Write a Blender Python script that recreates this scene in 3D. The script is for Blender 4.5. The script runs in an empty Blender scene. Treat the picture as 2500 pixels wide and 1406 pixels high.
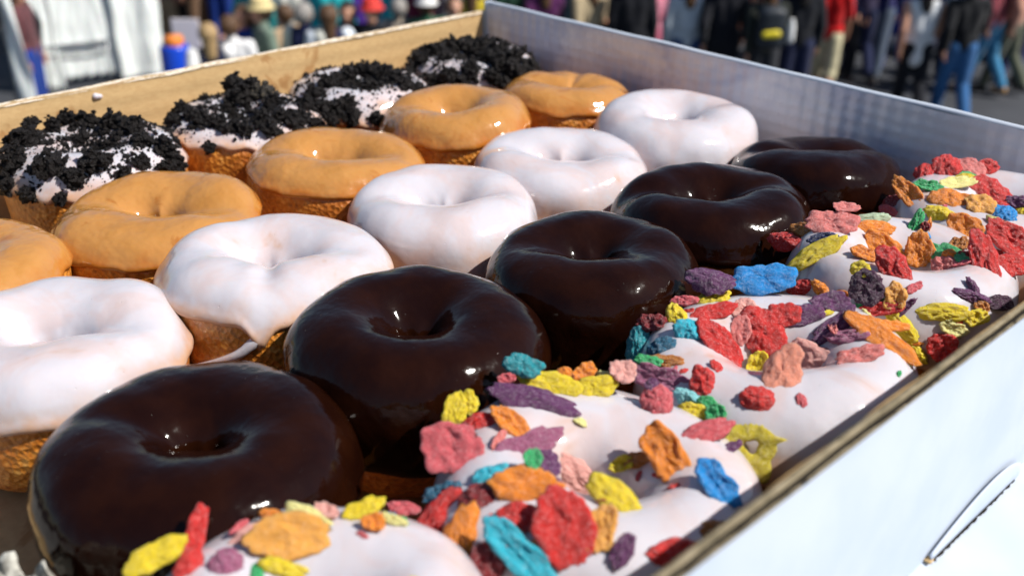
import bpy, bmesh, math, random
from mathutils import Vector, Matrix, noise
from math import sin, cos, pi, radians

scene = bpy.context.scene
col = scene.collection

# ---------------------------------------------------------------- camera
cam_d = bpy.data.cameras.new('camera'); cam = bpy.data.objects.new('camera', cam_d); col.objects.link(cam)
scene.camera = cam
_r = Vector((0.68315859, 0.73025073, 0.00531247)); _u = Vector((-0.33667626, 0.30849271, 0.88965237)); _f = Vector((-0.64803043, 0.60956224, -0.45660753))
_m = Matrix((_r, _u, -_f)).transposed()
cam.matrix_world = Matrix.Translation((0.51128814, -0.09686521, 0.2059789)) @ _m.to_4x4()
cam_d.sensor_width = 36.0; cam_d.lens = 36.252
cam_d.clip_start = 0.01; cam_d.clip_end = 500
cam_d.dof.use_dof = True; cam_d.dof.focus_distance = 0.40; cam_d.dof.aperture_fstop = 10.5

# ---------------------------------------------------------------- world and sun
AZ, EL = 32.0, 48.5            # azimuth from +X towards +Y, elevation
w = bpy.data.worlds.new('World'); scene.world = w; w.use_nodes = True
nt = w.node_tree; nt.nodes.clear()
sky = nt.nodes.new('ShaderNodeTexSky'); sky.sky_type = 'NISHITA'; sky.sun_disc = False
sky.sun_elevation = radians(EL); sky.sun_rotation = radians(90 - AZ)
sky.air_density = 1.0; sky.dust_density = 0.6; sky.ozone_density = 1.5
bg = nt.nodes.new('ShaderNodeBackground'); bg.inputs[1].default_value = 0.068
ow = nt.nodes.new('ShaderNodeOutputWorld')
nt.links.new(sky.outputs[0], bg.inputs[0]); nt.links.new(bg.outputs[0], ow.inputs[0])
sd = bpy.data.lights.new('sun', 'SUN'); sd.energy = 5.0; sd.angle = radians(0.6); sd.color = (1.0, 0.95, 0.88)
sun = bpy.data.objects.new('sun', sd); col.objects.link(sun)
_s = Vector((cos(radians(EL))*cos(radians(AZ)), cos(radians(EL))*sin(radians(AZ)), sin(radians(EL))))
sun.rotation_euler = _s.to_track_quat('Z', 'Y').to_euler(); sun.location = (3, 0, 4)
scene.view_settings.view_transform = 'Standard'; scene.view_settings.look = 'None'
scene.view_settings.exposure = 0.36; scene.view_settings.gamma = 1.0

# ---------------------------------------------------------------- helpers
def setp(o, label=None, cat=None, group=None, kind=None):
    if label: o['label'] = label
    if cat: o['category'] = cat
    if group: o['group'] = group
    if kind: o['kind'] = kind
    return o

def link(name, me, mat=None, parent=None):
    o = bpy.data.objects.new(name, me); col.objects.link(o)
    if mat is not None and len(me.materials) == 0: me.materials.append(mat)
    if parent is not None: o.parent = parent
    return o

def empty(name, loc=(0, 0, 0), rz=0):
    o = bpy.data.objects.new(name, None); col.objects.link(o); o.location = loc; o.rotation_euler = (0, 0, rz)
    o.empty_display_size = 0.05
    return o

def mesh(name, vs, fs, smooth=True):
    me = bpy.data.meshes.new(name); me.from_pydata([tuple(v) for v in vs], [], fs); me.update()
    if smooth: me.polygons.foreach_set('use_smooth', [True]*len(me.polygons))
    return me

class MB:
    """collects shapes for one mesh"""
    def __init__(s): s.v = []; s.f = []
    def box(s, x0, x1, y0, y1, z0, z1):
        b = len(s.v)
        s.v += [(x0,y0,z0),(x1,y0,z0),(x1,y1,z0),(x0,y1,z0),(x0,y0,z1),(x1,y0,z1),(x1,y1,z1),(x0,y1,z1)]
        s.f += [tuple(b+i for i in q) for q in ((0,3,2,1),(4,5,6,7),(0,1,5,4),(1,2,6,5),(2,3,7,6),(3,0,4,7))]
        return s
    def grid(s, fn, nu, nv, wrap_u=False, wrap_v=False, flip=False):
        b = len(s.v)
        for i in range(nu):
            for j in range(nv): s.v.append(tuple(fn(i, j)))
        for i in range(nu if wrap_u else nu-1):
            for j in range(nv if wrap_v else nv-1):
                a = b+i*nv+j; c = b+((i+1) % nu)*nv+j; d = b+((i+1) % nu)*nv+(j+1) % nv; e = b+i*nv+(j+1) % nv
                s.f.append((a, e, d, c) if flip else (a, c, d, e))
        return s
    def capsule(s, p0, r0, p1, r1, n=12, sy=1.0):
        p0 = Vector(p0); p1 = Vector(p1); ax = (p1-p0)
        L = ax.length; ax = ax.normalized() if L > 1e-9 else Vector((0, 0, 1))
        q = ax.to_track_quat('Z', 'Y'); rows = []
        for k in range(5):
            a = -pi/2 + (pi/2)*k/4.0; rows.append((p0+ax*(r0*sin(a)), r0*max(cos(a), 1e-3)))
        for k in range(5):
            a = (pi/2)*k/4.0; rows.append((p1+ax*(r1*sin(a)), r1*max(cos(a), 1e-3)))
        b = len(s.v)
        for c, r in rows:
            for i in range(n):
                t = 2*pi*i/n; o = q @ Vector((cos(t)*r, sin(t)*r, 0)); s.v.append((c.x+o.x, c.y+o.y*sy, c.z+o.z))
        for k in range(len(rows)-1):
            for i in range(n):
                s.f.append((b+k*n+i, b+k*n+(i+1) % n, b+(k+1)*n+(i+1) % n, b+(k+1)*n+i))
        s.f.append(tuple(b+i for i in range(n-1, -1, -1))); e = b+(len(rows)-1)*n
        s.f.append(tuple(e+i for i in range(n)))
        return s
    def tube(s, pts, rad, n=10, caps=True):
        b = len(s.v); pts = [Vector(p) for p in pts]
        for k, p in enumerate(pts):
            d = (pts[min(k+1, len(pts)-1)]-pts[max(k-1, 0)]).normalized(); q = d.to_track_quat('Z', 'Y')
            r = rad[k] if hasattr(rad, '__len__') else rad
            for i in range(n):
                t = 2*pi*i/n; s.v.append(tuple(p+q @ Vector((cos(t)*r, sin(t)*r, 0))))
        for k in range(len(pts)-1):
            for i in range(n): s.f.append((b+k*n+i, b+k*n+(i+1) % n, b+(k+1)*n+(i+1) % n, b+(k+1)*n+i))
        if caps:
            s.f.append(tuple(b+i for i in range(n-1, -1, -1))); e = b+(len(pts)-1)*n; s.f.append(tuple(e+i for i in range(n)))
        return s
    def build(s, name, mat=None, parent=None, smooth=False, bevel=0):
        me = mesh(name, s.v, s.f, smooth); o = link(name, me, mat, parent)
        if bevel:
            m = o.modifiers.new('bevel', 'BEVEL'); m.width = bevel; m.segments = 2; m.limit_method = 'ANGLE'
        return o

# ---------------------------------------------------------------- materials
class Mat:
    def __init__(s, name, color=(.5, .5, .5), rough=.5, spec=.5, **kw):
        s.m = bpy.data.materials.new(name); s.m.use_nodes = True; s.t = s.m.node_tree
        s.b = s.t.nodes['Principled BSDF']; s.pos = s.t.nodes.new('ShaderNodeNewGeometry').outputs['Position']
        s.b.inputs['Base Color'].default_value = (*color, 1); s.b.inputs['Roughness'].default_value = rough
        s.b.inputs['Specular IOR Level'].default_value = spec
        for k, v in kw.items(): s.b.inputs[k.replace('_', ' ')].default_value = v
        s.height = None
    def n(s, typ, **kw):
        x = s.t.nodes.new(typ)
        for k, v in kw.items():
            if k in x.inputs: x.inputs[k].default_value = v
            else: setattr(x, k, v)
        return x
    def noise(s, scale, detail=3, rough=.55, vec=None, dist=0.0):
        x = s.n('ShaderNodeTexNoise'); x.inputs['Scale'].default_value = scale; x.inputs['Detail'].default_value = detail
        x.inputs['Roughness'].default_value = rough; x.inputs['Distortion'].default_value = dist
        s.t.links.new(vec if vec is not None else s.pos, x.inputs['Vector']); return x.outputs['Fac']
    def objco(s):
        return s.n('ShaderNodeTexCoord').outputs['Object']
    def voro(s, scale, feature='F1', vec=None):
        x = s.n('ShaderNodeTexVoronoi'); x.feature = feature; x.inputs['Scale'].default_value = scale
        s.t.links.new(vec if vec is not None else s.pos, x.inputs['Vector']); return x.outputs['Distance']
    def stretch(s, sc, vec=None):
        x = s.n('ShaderNodeMapping'); x.inputs['Scale'].default_value = sc
        s.t.links.new(vec if vec is not None else s.pos, x.inputs['Vector']); return x.outputs['Vector']
    def ramp(s, fac, stops, interp='EASE'):
        x = s.n('ShaderNodeValToRGB'); x.color_ramp.interpolation = interp; e = x.color_ramp.elements
        while len(e) < len(stops): e.new(.5)
        for i, (p, c) in enumerate(stops):
            e[i].position = p; e[i].color = (*c, 1) if len(c) == 3 else c
        s.t.links.new(fac, x.inputs['Fac']); return x.outputs['Color']
    def mix(s, fac, a, b, blend='MIX'):
        x = s.n('ShaderNodeMix'); x.data_type = 'RGBA'; x.blend_type = blend
        for sock, val in ((x.inputs[0], fac), (x.inputs[6], a), (x.inputs[7], b)):
            if hasattr(val, 'links'): s.t.links.new(val, sock)
            elif isinstance(val, (int, float)): sock.default_value = val
            else: sock.default_value = (*val, 1)
        return x.outputs[2]
    def color(s, sock): s.t.links.new(sock, s.b.inputs['Base Color']); return s
    def rough(s, sock): s.t.links.new(sock, s.b.inputs['Roughness']); return s
    def bump(s, sock, dist=.001, strength=1.0):
        x = s.n('ShaderNodeBump'); x.inputs['Distance'].default_value = dist; x.inputs['Strength'].default_value = strength
        s.t.links.new(sock, x.inputs['Height'])
        if s.height is not None: s.t.links.new(s.height, x.inputs['Normal'])
        s.height = x.outputs['Normal']; s.t.links.new(s.height, s.b.inputs['Normal']); return s

BW = lambda v: (v, v, v)
M = {}
a = Mat('white_icing', (.80, .77, .78), .10, .6, Subsurface_Weight=.35, Subsurface_Scale=.0035, Coat_Weight=.25, Coat_Roughness=.08)
a.b.inputs['Subsurface Radius'].default_value = (1.0, .6, .45)
_n = a.noise(42, 3, .6, dist=.6); _k = a.noise(260, 2)
_c = a.ramp(_n, [(.42, (.55, .525, .565)), (.62, (.56, .475, .48)), (.80, (.52, .35, .27))])
_at = a.n('ShaderNodeAttribute'); _at.attribute_name = 'thin'; _th = a.n('ShaderNodeMath'); _th.operation = 'MULTIPLY'; a.t.links.new(_at.outputs['Fac'], _th.inputs[0]); a.t.links.new(a.noise(70, 3, .6), _th.inputs[1])
_c = a.mix(a.ramp(_th.outputs[0], [(.13, BW(0)), (.50, BW(.85))]), _c, (.56, .30, .15))
_pv = a.voro(210); a.bump(a.ramp(_pv, [(.0, BW(0)), (.07, BW(1))]), .0005, .5)
a.color(_c); a.bump(a.noise(90, 2), .0008, .5); a.bump(_k, .0002, .4); M['white'] = a.m

a = Mat('maple_icing', (.6, .28, .06), .12, .6, Subsurface_Weight=.25, Subsurface_Scale=.002, Coat_Weight=.3, Coat_Roughness=.07)
a.b.inputs['Subsurface Radius'].default_value = (1, .5, .2)
_n = a.noise(55, 4, .6, dist=.8)
a.color(a.ramp(_n, [(.25, (.42, .19, .042)), (.58, (.46, .22, .060)), (.72, (.37, .14, .026)), (.86, (.30, .075, .010))]))
_at = a.n('ShaderNodeAttribute'); _at.attribute_name = 'thin'; _th = a.n('ShaderNodeMath'); _th.operation = 'MULTIPLY'; a.t.links.new(_at.outputs['Fac'], _th.inputs[0]); a.t.links.new(a.noise(90, 3, .6), _th.inputs[1])
a.color(a.mix(a.ramp(_th.outputs[0], [(.15, BW(0)), (.5, BW(.85))]), a.b.inputs['Base Color'].links[0].from_socket, (.42, .13, .012)))
a.bump(a.noise(110, 2), .0012, .9); a.bump(a.noise(420, 2), .0001, .4); M['maple'] = a.m

a = Mat('chocolate_icing', (.02, .006, .003), .095, .22)
_n = a.noise(70, 3)
a.color(a.ramp(_n, [(.35, (.0085, .0021, .0010)), (.7, (.0145, .0038, .0013))]))
_v = a.voro(330)
a.bump(a.ramp(_v, [(.0, BW(1)), (.10, BW(0))]), .0004, .35); a.bump(a.noise(110, 2), .0010, .5); a.bump(a.noise(480, 2), .0002, .35); M['choc'] = a.m

a = Mat('fried_dough', (.45, .16, .03), .42, .5, Coat_Weight=.35, Coat_Roughness=.25)
_n = a.noise(420, 4, .65); _l = a.noise(45, 2)
_c = a.ramp(_n, [(.3, (.34, .095, .008)), (.5, (.60, .22, .025)), (.7, (.80, .40, .09))])
a.color(a.mix(a.ramp(_l, [(.35, BW(0)), (.7, BW(.7))]), _c, (.36, .09, .008)))
a.bump(a.voro(430), .0012, .7); a.bump(_n, .0007, .8); M['dough'] = a.m

a = Mat('cookie', (.012, .010, .011), .5, .3)
_n = a.noise(900, 4, .7)
a.color(a.ramp(_n, [(.35, (.0030, .0020, .0018)), (.62, (.009, .006, .0055)), (.78, (.05, .036, .028))]))
a.bump(a.noise(1500, 3, .8), .0008, 1.0); a.bump(a.voro(900), .0008, .8); M['cookie'] = a.m
a = Mat('cookie_light', (.10, .08, .05), .6, .4)
_n = a.noise(700, 4, .7)
a.color(a.ramp(_n, [(.45, (.008, .007, .006)), (.7, (.09, .07, .045))])); a.bump(_n, .0008, 1.0); M['cookie_light'] = a.m

FC = dict(red=(.62, .018, .014), darkred=(.22, .006, .01), rose=(.62, .10, .12), pink=(.72, .20, .18), palepink=(.78, .38, .33), salmon=(.80, .30, .20),
          orange=(.80, .24, .012), paleorange=(.80, .38, .07), brown=(.48, .17, .02), yellow=(.76, .58, .015), paleyellow=(.80, .73, .28), olive=(.56, .46, .02),
          green=(.03, .40, .13), palegreen=(.50, .62, .42), teal=(.01, .28, .33), darkteal=(.006, .11, .20), cyan=(.02, .46, .60), palecyan=(.25, .62, .66),
          blue=(.004, .26, .68), navy=(.008, .02, .10), purple=(.12, .025, .11), darkpurple=(.045, .006, .035), mauve=(.34, .10, .19))
for k, c in FC.items():
    a = Mat('cereal_'+k, c, .32, .5, Subsurface_Weight=.4, Subsurface_Scale=.002)
    a.b.inputs['Subsurface Radius'].default_value = (1, .7, .6)
    hi = tuple(x*.75+.20 for x in c) if sum(c) < 1.1 else tuple(x*.8+.14 for x in c)
    c = tuple(x*.95 for x in c)
    _n = a.noise(1150, 4, .8, dist=.4); _l = a.noise(200, 2); _b = a.noise(520, 3, .6)
    _c = a.mix(a.ramp(_n, [(.50, BW(0)), (.62, BW(.75))]), c, hi)
    a.color(a.mix(a.ramp(_l, [(.45, BW(0)), (.8, BW(.4))]), _c, tuple(x*.7 for x in c)))
    a.bump(_b, .0012, .5); a.bump(_n, .0009, 1.0); M['c_'+k] = a.m

PEOPLE = [  # x, y, scale, pose, heading, top, legs, hair, sleeves, label
 (-8.95,4.92,0.95,'stand',227,'white','navy','brown','long',
  'person with long brown hair in a loose white top, back to the camera'),
 (-8.98,4.69,0.92,'walk',247,'darkvest','denim','blond','long',
  'blond person in a dark vest over white sleeves, left of the loose white top'),
 (-9.24,5.23,0.95,'front',27,'blue','navy','brown','long',
  'person in a bright blue top facing the white-topped one'),
 (-9.03,5.32,1.00,'front',347,'sage','denim','straw','long',
  'person in a sage green shirt and straw-coloured hat'),
 (-8.74,5.66,0.98,'stand',207,'navyvest','navy','grey','vest',
  'person in a navy vest with puffy cream sleeves'),
 (-8.56,5.83,0.97,'stand',237,'navyvest','denim','brown','lightsleeve',
  'person in a navy vest with light blue sleeves'),
 (-9.37,5.79,0.90,'walk',287,'tan','brown','brown','long',
  'person in a tan coat holding still behind a red bag'),
 (-10.84,6.51,0.62,'stand',17,'red','red','brown','long',
  'small child all in red between the green shirt and the vests'),
 (-8.68,6.15,0.95,'front',47,'navy','black','black','long',
  'person in a navy coat under a purple scarf, facing the box'),
 (-8.45,6.29,0.97,'front',37,'black','navy','redhat','long',
  'person in a black coat with a red knitted hat'),
 (-8.79,6.91,0.90,'stand',217,'beige','tan','grey','long',
  'person in a speckled beige jacket, back turned'),
 (-8.57,7.12,0.92,'stand',237,'darkgreen','black','white','long',
  'person with a white cap and dark green jacket'),
 (-8.12,7.14,0.95,'front',67,'charcoal','navy','brown','long',
  'person in a charcoal sweater near the corner of the box'),
 (-14.88,6.96,0.98,'stand',317,'camo','camo','brown','long',
  'person in brown camouflage beside the white tent'),
 (-13.86,6.89,0.98,'walk',257,'cream','black','brown','long',
  'person in a cream jumper behind the notice board'),
 (-14.03,6.69,0.95,'stand',17,'magenta','tan','black','long',
  'person in a magenta top half hidden by the tent'),
 (-13.42,7.18,1.00,'stand',227,'whiteblue','blue','brown','long',
  'person in white over bright blue jeans farther back'),
 (-10.82,6.22,1.00,'walk',7,'teal','grey','brown','long',
  'person in a teal jacket beyond the straw hat'),
 (-10.07,6.87,1.00,'stand',47,'turquoise','navy','brown','long',
  'person in a turquoise raincoat behind the vests'),
 (-9.97,7.18,1.00,'walk',87,'purple','black','brown','long',
  'person in a deep purple coat in the back of the crowd'),
 (-9.73,7.46,1.00,'stand',17,'turquoise2','black','brown','long',
  'person in a turquoise fleece behind the red hat'),
 (-9.41,7.61,1.00,'walk',337,'wine','navy','brown','long',
  'person in a wine red pullover behind the beige jacket'),
 (-9.31,7.93,1.00,'walk',207,'grey','black','blond','long',
  'person in a mid grey hoodie in the back of the crowd'),
 (-8.50,7.72,1.00,'stand',227,'mustard','black','brown','long',
  'person with a mustard yellow bag strap and scarf above the box corner'),
 (-10.51,6.57,1.00,'stand',227,'cream2','navy','grey','long',
  'person in an off-white raincoat in the back row'),
 (-10.89,6.54,1.00,'stand',27,'slate','brown','brown','long',
  'person in a slate blue shirt in the back row'),
 (-11.77,3.87,0.97,'stand',137,'plaid','blue','brown','long',
  'person in a red plaid shirt and bright blue trousers at the left edge'),
 (-12.29,3.95,1.00,'walk',17,'black2','navy','black','long',
  'person in a black parka at the far left edge'),
 (-8.62,8.39,1.00,'stand',27,'forest','black','brown','long',
  'person in a forest green jacket just past the corner'),
 (-8.18,8.57,0.98,'walk',237,'plum','black','brown','long',
  'person in a plum coloured coat seen from behind'),
 (-8.04,8.88,1.00,'front',27,'tealgrey','charcoal','grey','long',
  'person in a teal grey windbreaker'),
 (-7.85,8.99,1.00,'walk',257,'sand','brown','brown','long',
  'person in a sand coloured overcoat'),
 (-7.94,9.54,1.00,'front',47,'blackgreen','black','black','long',
  'person in black with a lime green scarf'),
 (-7.40,9.26,1.05,'stand',227,'black3','black','black','long',
  'tall person in plain black beside the pink hoodie'),
 (-7.58,9.75,1.00,'walk',247,'pink','rose','blond','long',
  'person in a pink hoodie and rose trousers'),
 (-6.99,9.77,1.00,'stand',227,'sweater','denim','brown','long',
  'person in a pale grey sweater with both arms hanging, hands showing'),
 (-6.62,9.99,1.05,'walk',217,'black4','black','black','long',
  'person in black with a white collar beside the pale sweater'),
 (-6.18,10.18,1.00,'walk',232,'darkolive','charcoal','brown','long',
  'person carrying the dark backpack with a yellow pocket'),
 (-5.98,10.56,1.05,'stand',227,'black5','navy','black','long',
  'broad person in a black coat left of the red shirt'),
 (-6.04,11.31,1.00,'walk',207,'redshirt','khaki','brown','short',
  'person in a bright red shirt and khaki shorts, bare forearm swinging'),
 (-6.45,12.90,1.00,'walk',227,'violetgrey','navy','brown','long',
  'person in a violet grey jacket walking away in the distance'),
 (-6.33,13.11,1.00,'walk',17,'indigo','greyblue','black','long',
  'person in an indigo coat and grey blue trousers in the distance'),
 (-6.17,13.30,1.00,'walk',227,'navy2','blue2','brown','long',
  'person in dark navy jacket and royal blue trousers in the distance'),
 (-6.61,12.80,1.00,'stand',37,'coal','black','black','long',
  'person in coal grey in the distance behind the bare arm'),
 (-5.04,11.64,1.00,'walk',222,'whitedress','black','black','sleeveless',
  'slim person in a long white top with black leggings'),
 (-4.65,11.92,1.03,'walk',227,'blackjacket','jeans','darkhair','long',
  'person with long dark hair in a black jacket and blue jeans, nearest of the walkers'),
 (-4.97,13.49,1.00,'walk',257,'redplaid','jeans2','brown','long',
  'person in a red plaid shirt, light jeans and tan shoes'),
 (-4.81,13.74,1.00,'walk',267,'peach','olivegrey','brown','long',
  'person with a peach coloured shirt and olive grey trousers'),
 (-4.95,14.29,1.00,'stand',227,'midnight','indigo2','black','long',
  'person in midnight blue at the right edge'),
 (-5.88,13.93,1.00,'walk',27,'steel','black','brown','long',
  'person in a steel blue jacket behind the black jacket'),
 (-11.71,6.95,1.00,'front',198,'cream','charcoal','brown','long',
  'person in cream top and charcoal trousers in the crowd far behind the box'),
 (-11.57,7.34,0.96,'front',237,'brown','wine','grey','long',
  'person in brown top and wine trousers in the crowd far behind the box'),
 (-11.55,7.71,0.96,'front',266,'teal','charcoal','brown','long',
  'person in teal top and charcoal trousers in the crowd far behind the box'),
 (-10.78,7.64,1.00,'walk',126,'navy','charcoal','blond','long',
  'person in navy top and charcoal trousers in the crowd far behind the box'),
 (-10.42,7.77,1.03,'walk',145,'indigo','slate','grey','long',
  'person in indigo top and slate trousers in the crowd far behind the box'),
 (-10.87,8.64,0.95,'stand',314,'charcoal','forest','grey','long',
  'person in charcoal top and forest trousers in the crowd far behind the box'),
 (-10.08,8.52,1.02,'front',280,'teal','wine','grey','long',
  'person in teal top and wine trousers in the crowd far behind the box'),
 (-10.00,8.91,0.94,'walk',50,'forest','plum','black','long',
  'person in forest top and plum trousers in the crowd far behind the box'),
 (-14.09,6.88,1.01,'stand',179,'cream','denim','blond','long',
  'person in cream top and denim trousers in the crowd far behind the box'),
 (-13.61,6.93,1.04,'stand',283,'navy','brown','brown','long',
  'person in navy top and brown trousers in the crowd far behind the box'),
 (-13.87,7.39,1.02,'stand',31,'charcoal','black','brown','long',
  'person in charcoal top and black trousers in the crowd far behind the box'),
 (-13.46,7.48,1.03,'walk',225,'denim','forest','brown','long',
  'person in denim top and forest trousers in the crowd far behind the box'),
 (-13.90,8.04,0.96,'walk',302,'denim','cream','blond','long',
  'person in denim top and cream trousers in the crowd far behind the box'),
 (-10.42,9.93,1.04,'walk',271,'teal','forest','grey','long',
  'person in teal top and forest trousers in the crowd far behind the box'),
 (-10.12,10.27,1.00,'front',309,'denim','plum','black','long',
  'person in denim top and plum trousers in the crowd far behind the box'),
 (-9.82,10.71,0.99,'stand',123,'slate','wine','blond','long',
  'person in slate top and wine trousers in the crowd far behind the box'),
 (-9.80,11.16,1.00,'walk',280,'plum','charcoal','blond','long',
  'person in plum top and charcoal trousers in the crowd far behind the box'),
 (-9.30,11.29,1.00,'front',39,'wine','indigo','blond','long',
  'person in wine top and indigo trousers in the crowd far behind the box'),
 (-9.21,11.75,0.97,'walk',103,'forest','charcoal','blond','long',
  'person in forest top and charcoal trousers in the crowd far behind the box'),
 (-8.86,11.94,0.94,'front',161,'slate','navy','black','long',
  'person in slate top and navy trousers in the crowd far behind the box'),
 (-8.52,12.12,0.96,'stand',163,'grey','plum','brown','long',
  'person in grey top and plum trousers in the crowd far behind the box'),
 (-8.37,12.47,1.02,'stand',18,'plum','teal','black','long',
  'person in plum top and teal trousers in the crowd far behind the box'),
 (-8.14,13.05,0.99,'stand',293,'grey','rust','black','long',
  'person in grey top and rust trousers in the crowd far behind the box'),
 (-7.64,13.21,0.95,'front',282,'forest','rust','black','long',
  'person in forest top and rust trousers in the crowd far behind the box'),
 (-7.25,13.33,0.99,'front',257,'cream','rust','grey','long',
  'person in cream top and rust trousers in the crowd far behind the box'),
 (-7.33,14.34,0.94,'front',51,'black','slate','grey','long',
  'person in black top and slate trousers in the crowd far behind the box'),
 (-6.96,14.55,0.99,'front',137,'indigo','grey','blond','long',
  'person in indigo top and grey trousers in the crowd far behind the box'),
 (-6.61,14.80,1.00,'walk',4,'grey','teal','black','long',
  'person in grey top and teal trousers in the crowd far behind the box'),
 (-6.32,14.94,0.96,'walk',199,'rust','indigo','brown','long',
  'person in rust top and indigo trousers in the crowd far behind the box'),
 (-6.16,15.56,0.94,'front',258,'cream','wine','brown','long',
  'person in cream top and wine trousers in the crowd far behind the box'),
 (-5.62,15.23,1.02,'stand',280,'wine','teal','black','long',
  'person in wine top and teal trousers in the crowd far behind the box'),
 (-11.29,11.20,1.03,'walk',180,'wine','rust','grey','long',
  'person in wine top and rust trousers in the crowd far behind the box'),
 (-11.06,11.53,0.99,'walk',28,'wine','grey','blond','long',
  'person in wine top and grey trousers in the crowd far behind the box'),
 (-10.89,12.22,0.95,'stand',29,'black','teal','grey','long',
  'person in black top and teal trousers in the crowd far behind the box'),
 (-10.33,12.59,0.99,'walk',350,'teal','indigo','brown','long',
  'person in teal top and indigo trousers in the crowd far behind the box'),
 (-9.79,12.70,0.98,'stand',51,'plum','slate','grey','long',
  'person in plum top and slate trousers in the crowd far behind the box'),
 (-9.45,12.92,0.98,'stand',203,'cream','black','brown','long',
  'person in cream top and black trousers in the crowd far behind the box'),
 (-9.19,13.36,1.02,'front',88,'rust','cream','brown','long',
  'person in rust top and cream trousers in the crowd far behind the box'),
 (-8.81,13.64,0.98,'front',256,'brown','rust','brown','long',
  'person in brown top and rust trousers in the crowd far behind the box'),
 (-8.79,14.40,0.98,'walk',360,'indigo','denim','brown','long',
  'person in indigo top and denim trousers in the crowd far behind the box'),
]
# ---------------------------------------------------------------- ground and the raised ledge the box stands on
G = -3.7
a = Mat('asphalt', (.05, .053, .06), .85, .3)
a.color(a.ramp(a.noise(.6, 5, .6), [(.35, (.036, .039, .046)), (.65, (.058, .061, .070))])); a.bump(a.noise(60, 3), .01, .5); M['asphalt'] = a.m
ZLED = -.0225
g = MB().grid(lambda i, j: (-300+600*i/20, -300+600*j/20, G), 21, 21).build('ground', M['asphalt']); g['kind'] = 'structure'
a = Mat('painted_shadow', (.028, .03, .036), .9, .3); a.bump(a.noise(80, 3), .01, .4)  # dark colour of the shadow stripes painted on the asphalt
for (x, y, lx, ly, rz) in ((-6.2, 12.7, 5.0, .35, 43), (-11.5, 11.0, 7.0, .3, 40)):
    p = MB().grid(lambda i, j: (-lx/2+lx*i/30, (-ly/2+ly*j)*(1+.3*noise.noise(Vector((i*.3, j, 1)))), 0), 31, 2).build('painted_shadow_strip', a.m)
    p.location = (x, y, G+.004); p.rotation_euler.z = radians(rz); p['kind'] = 'structure'
a = Mat('concrete', (.32, .31, .29), .85, .3); a.color(a.ramp(a.noise(3, 5), [(.3, (.24, .23, .22)), (.7, (.38, .37, .35))])); a.bump(a.noise(40, 4), .004, .5)
led = MB().box(-.03, 1.6, -1.6, .385, G, ZLED).build('raised_ledge', a.m, None, False, .004)
led['kind'] = 'structure'

# ---------------------------------------------------------------- cloth colours
CC = dict(white=(.80, .80, .80), navy=(.012, .018, .06), darkvest=(.015, .02, .05), denim=(.03, .07, .20), blue=(.008, .04, .26), sage=(.16, .22, .17), navyvest=(.012, .018, .07),
 tan=(.38, .27, .17), brown=(.16, .09, .05), red=(.55, .02, .03), black=(.008, .009, .014), beige=(.50, .42, .33), darkgreen=(.03, .11, .06), charcoal=(.03, .033, .042),
 camo=(.22, .14, .08), cream=(.72, .68, .52), magenta=(.42, .02, .33), whiteblue=(.72, .78, .85), grey=(.18, .19, .21), teal=(.02, .25, .25), turquoise=(.02, .45, .48),
 purple=(.05, .012, .20), turquoise2=(.03, .38, .42), wine=(.16, .012, .04), mustard=(.55, .42, .03), cream2=(.70, .70, .62), slate=(.06, .09, .15), plaid=(.17, .05, .05), black2=(.012, .014, .02),
 forest=(.02, .07, .04), plum=(.07, .01, .07), tealgrey=(.08, .14, .15), sand=(.40, .32, .20), blackgreen=(.01, .014, .012), black3=(.006, .007, .012), pink=(.72, .25, .35), rose=(.50, .12, .20),
 sweater=(.50, .56, .62), black4=(.008, .009, .015), darkolive=(.02, .024, .02), black5=(.006, .008, .014), redshirt=(.60, .006, .008), khaki=(.62, .56, .36), violetgrey=(.05, .04, .09),
 indigo=(.02, .02, .11), greyblue=(.10, .13, .18), navy2=(.012, .02, .09), blue2=(.015, .04, .28), coal=(.015, .016, .02), whitedress=(.78, .80, .82), blackjacket=(.006, .007, .010), jeans=(.035, .13, .32),
 redplaid=(.40, .06, .08), jeans2=(.05, .22, .40), peach=(.50, .25, .18), olivegrey=(.12, .13, .09), midnight=(.008, .012, .05), indigo2=(.015, .02, .10), steel=(.07, .11, .17), rust=(.28, .08, .03))
_cm = {}
def cloth(k):
    if k in _cm: return _cm[k]
    c = CC[k]; q = Mat('cloth_'+k, c, .85, .2, Sheen_Weight=.15)
    if k in ('plaid', 'redplaid'):
        wv = q.n('ShaderNodeTexWave'); wv.inputs['Scale'].default_value = 6; q.t.links.new(q.objco(), wv.inputs['Vector']); q.color(q.mix(wv.outputs['Fac'], c, (.03, .02, .03)))
    elif k in ('camo', 'beige'):
        q.color(q.ramp(q.noise(11, 3, vec=q.objco()), [(.42, tuple(x*.45 for x in c)), (.58, tuple(min(.8, x*1.25) for x in c))]))
    else:
        q.color(q.ramp(q.noise(5, 3, vec=q.objco()), [(.3, tuple(x*.8 for x in c)), (.7, c)]))
    q.bump(q.noise(9, 3, vec=q.objco()), .02, .6); _cm[k] = q.m; return q.m
HM = {}
for k, c in dict(brown=(.09, .045, .02), black=(.010, .008, .008), blond=(.36, .24, .11), grey=(.28, .26, .24), straw=(.62, .50, .24), redhat=(.6, .03, .02), white=(.78, .78, .76), darkhair=(.03, .017, .010)).items():
    q = Mat('hair_'+k, c, .6, .4); q.bump(q.noise(1, 3, vec=q.stretch((90, 90, 8), q.objco())), .01, .7); HM[k] = q.m
q = Mat('skin', (.50, .26, .17), .5, .4, Subsurface_Weight=.1, Subsurface_Scale=.01); q.color(q.ramp(q.noise(14, 2, vec=q.objco()), [(.3, (.46, .23, .15)), (.7, (.56, .31, .21))])); SKIN = q.m
q = Mat('shoe_leather', (.03, .025, .025), .5, .4); SHOE = q.m
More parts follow.
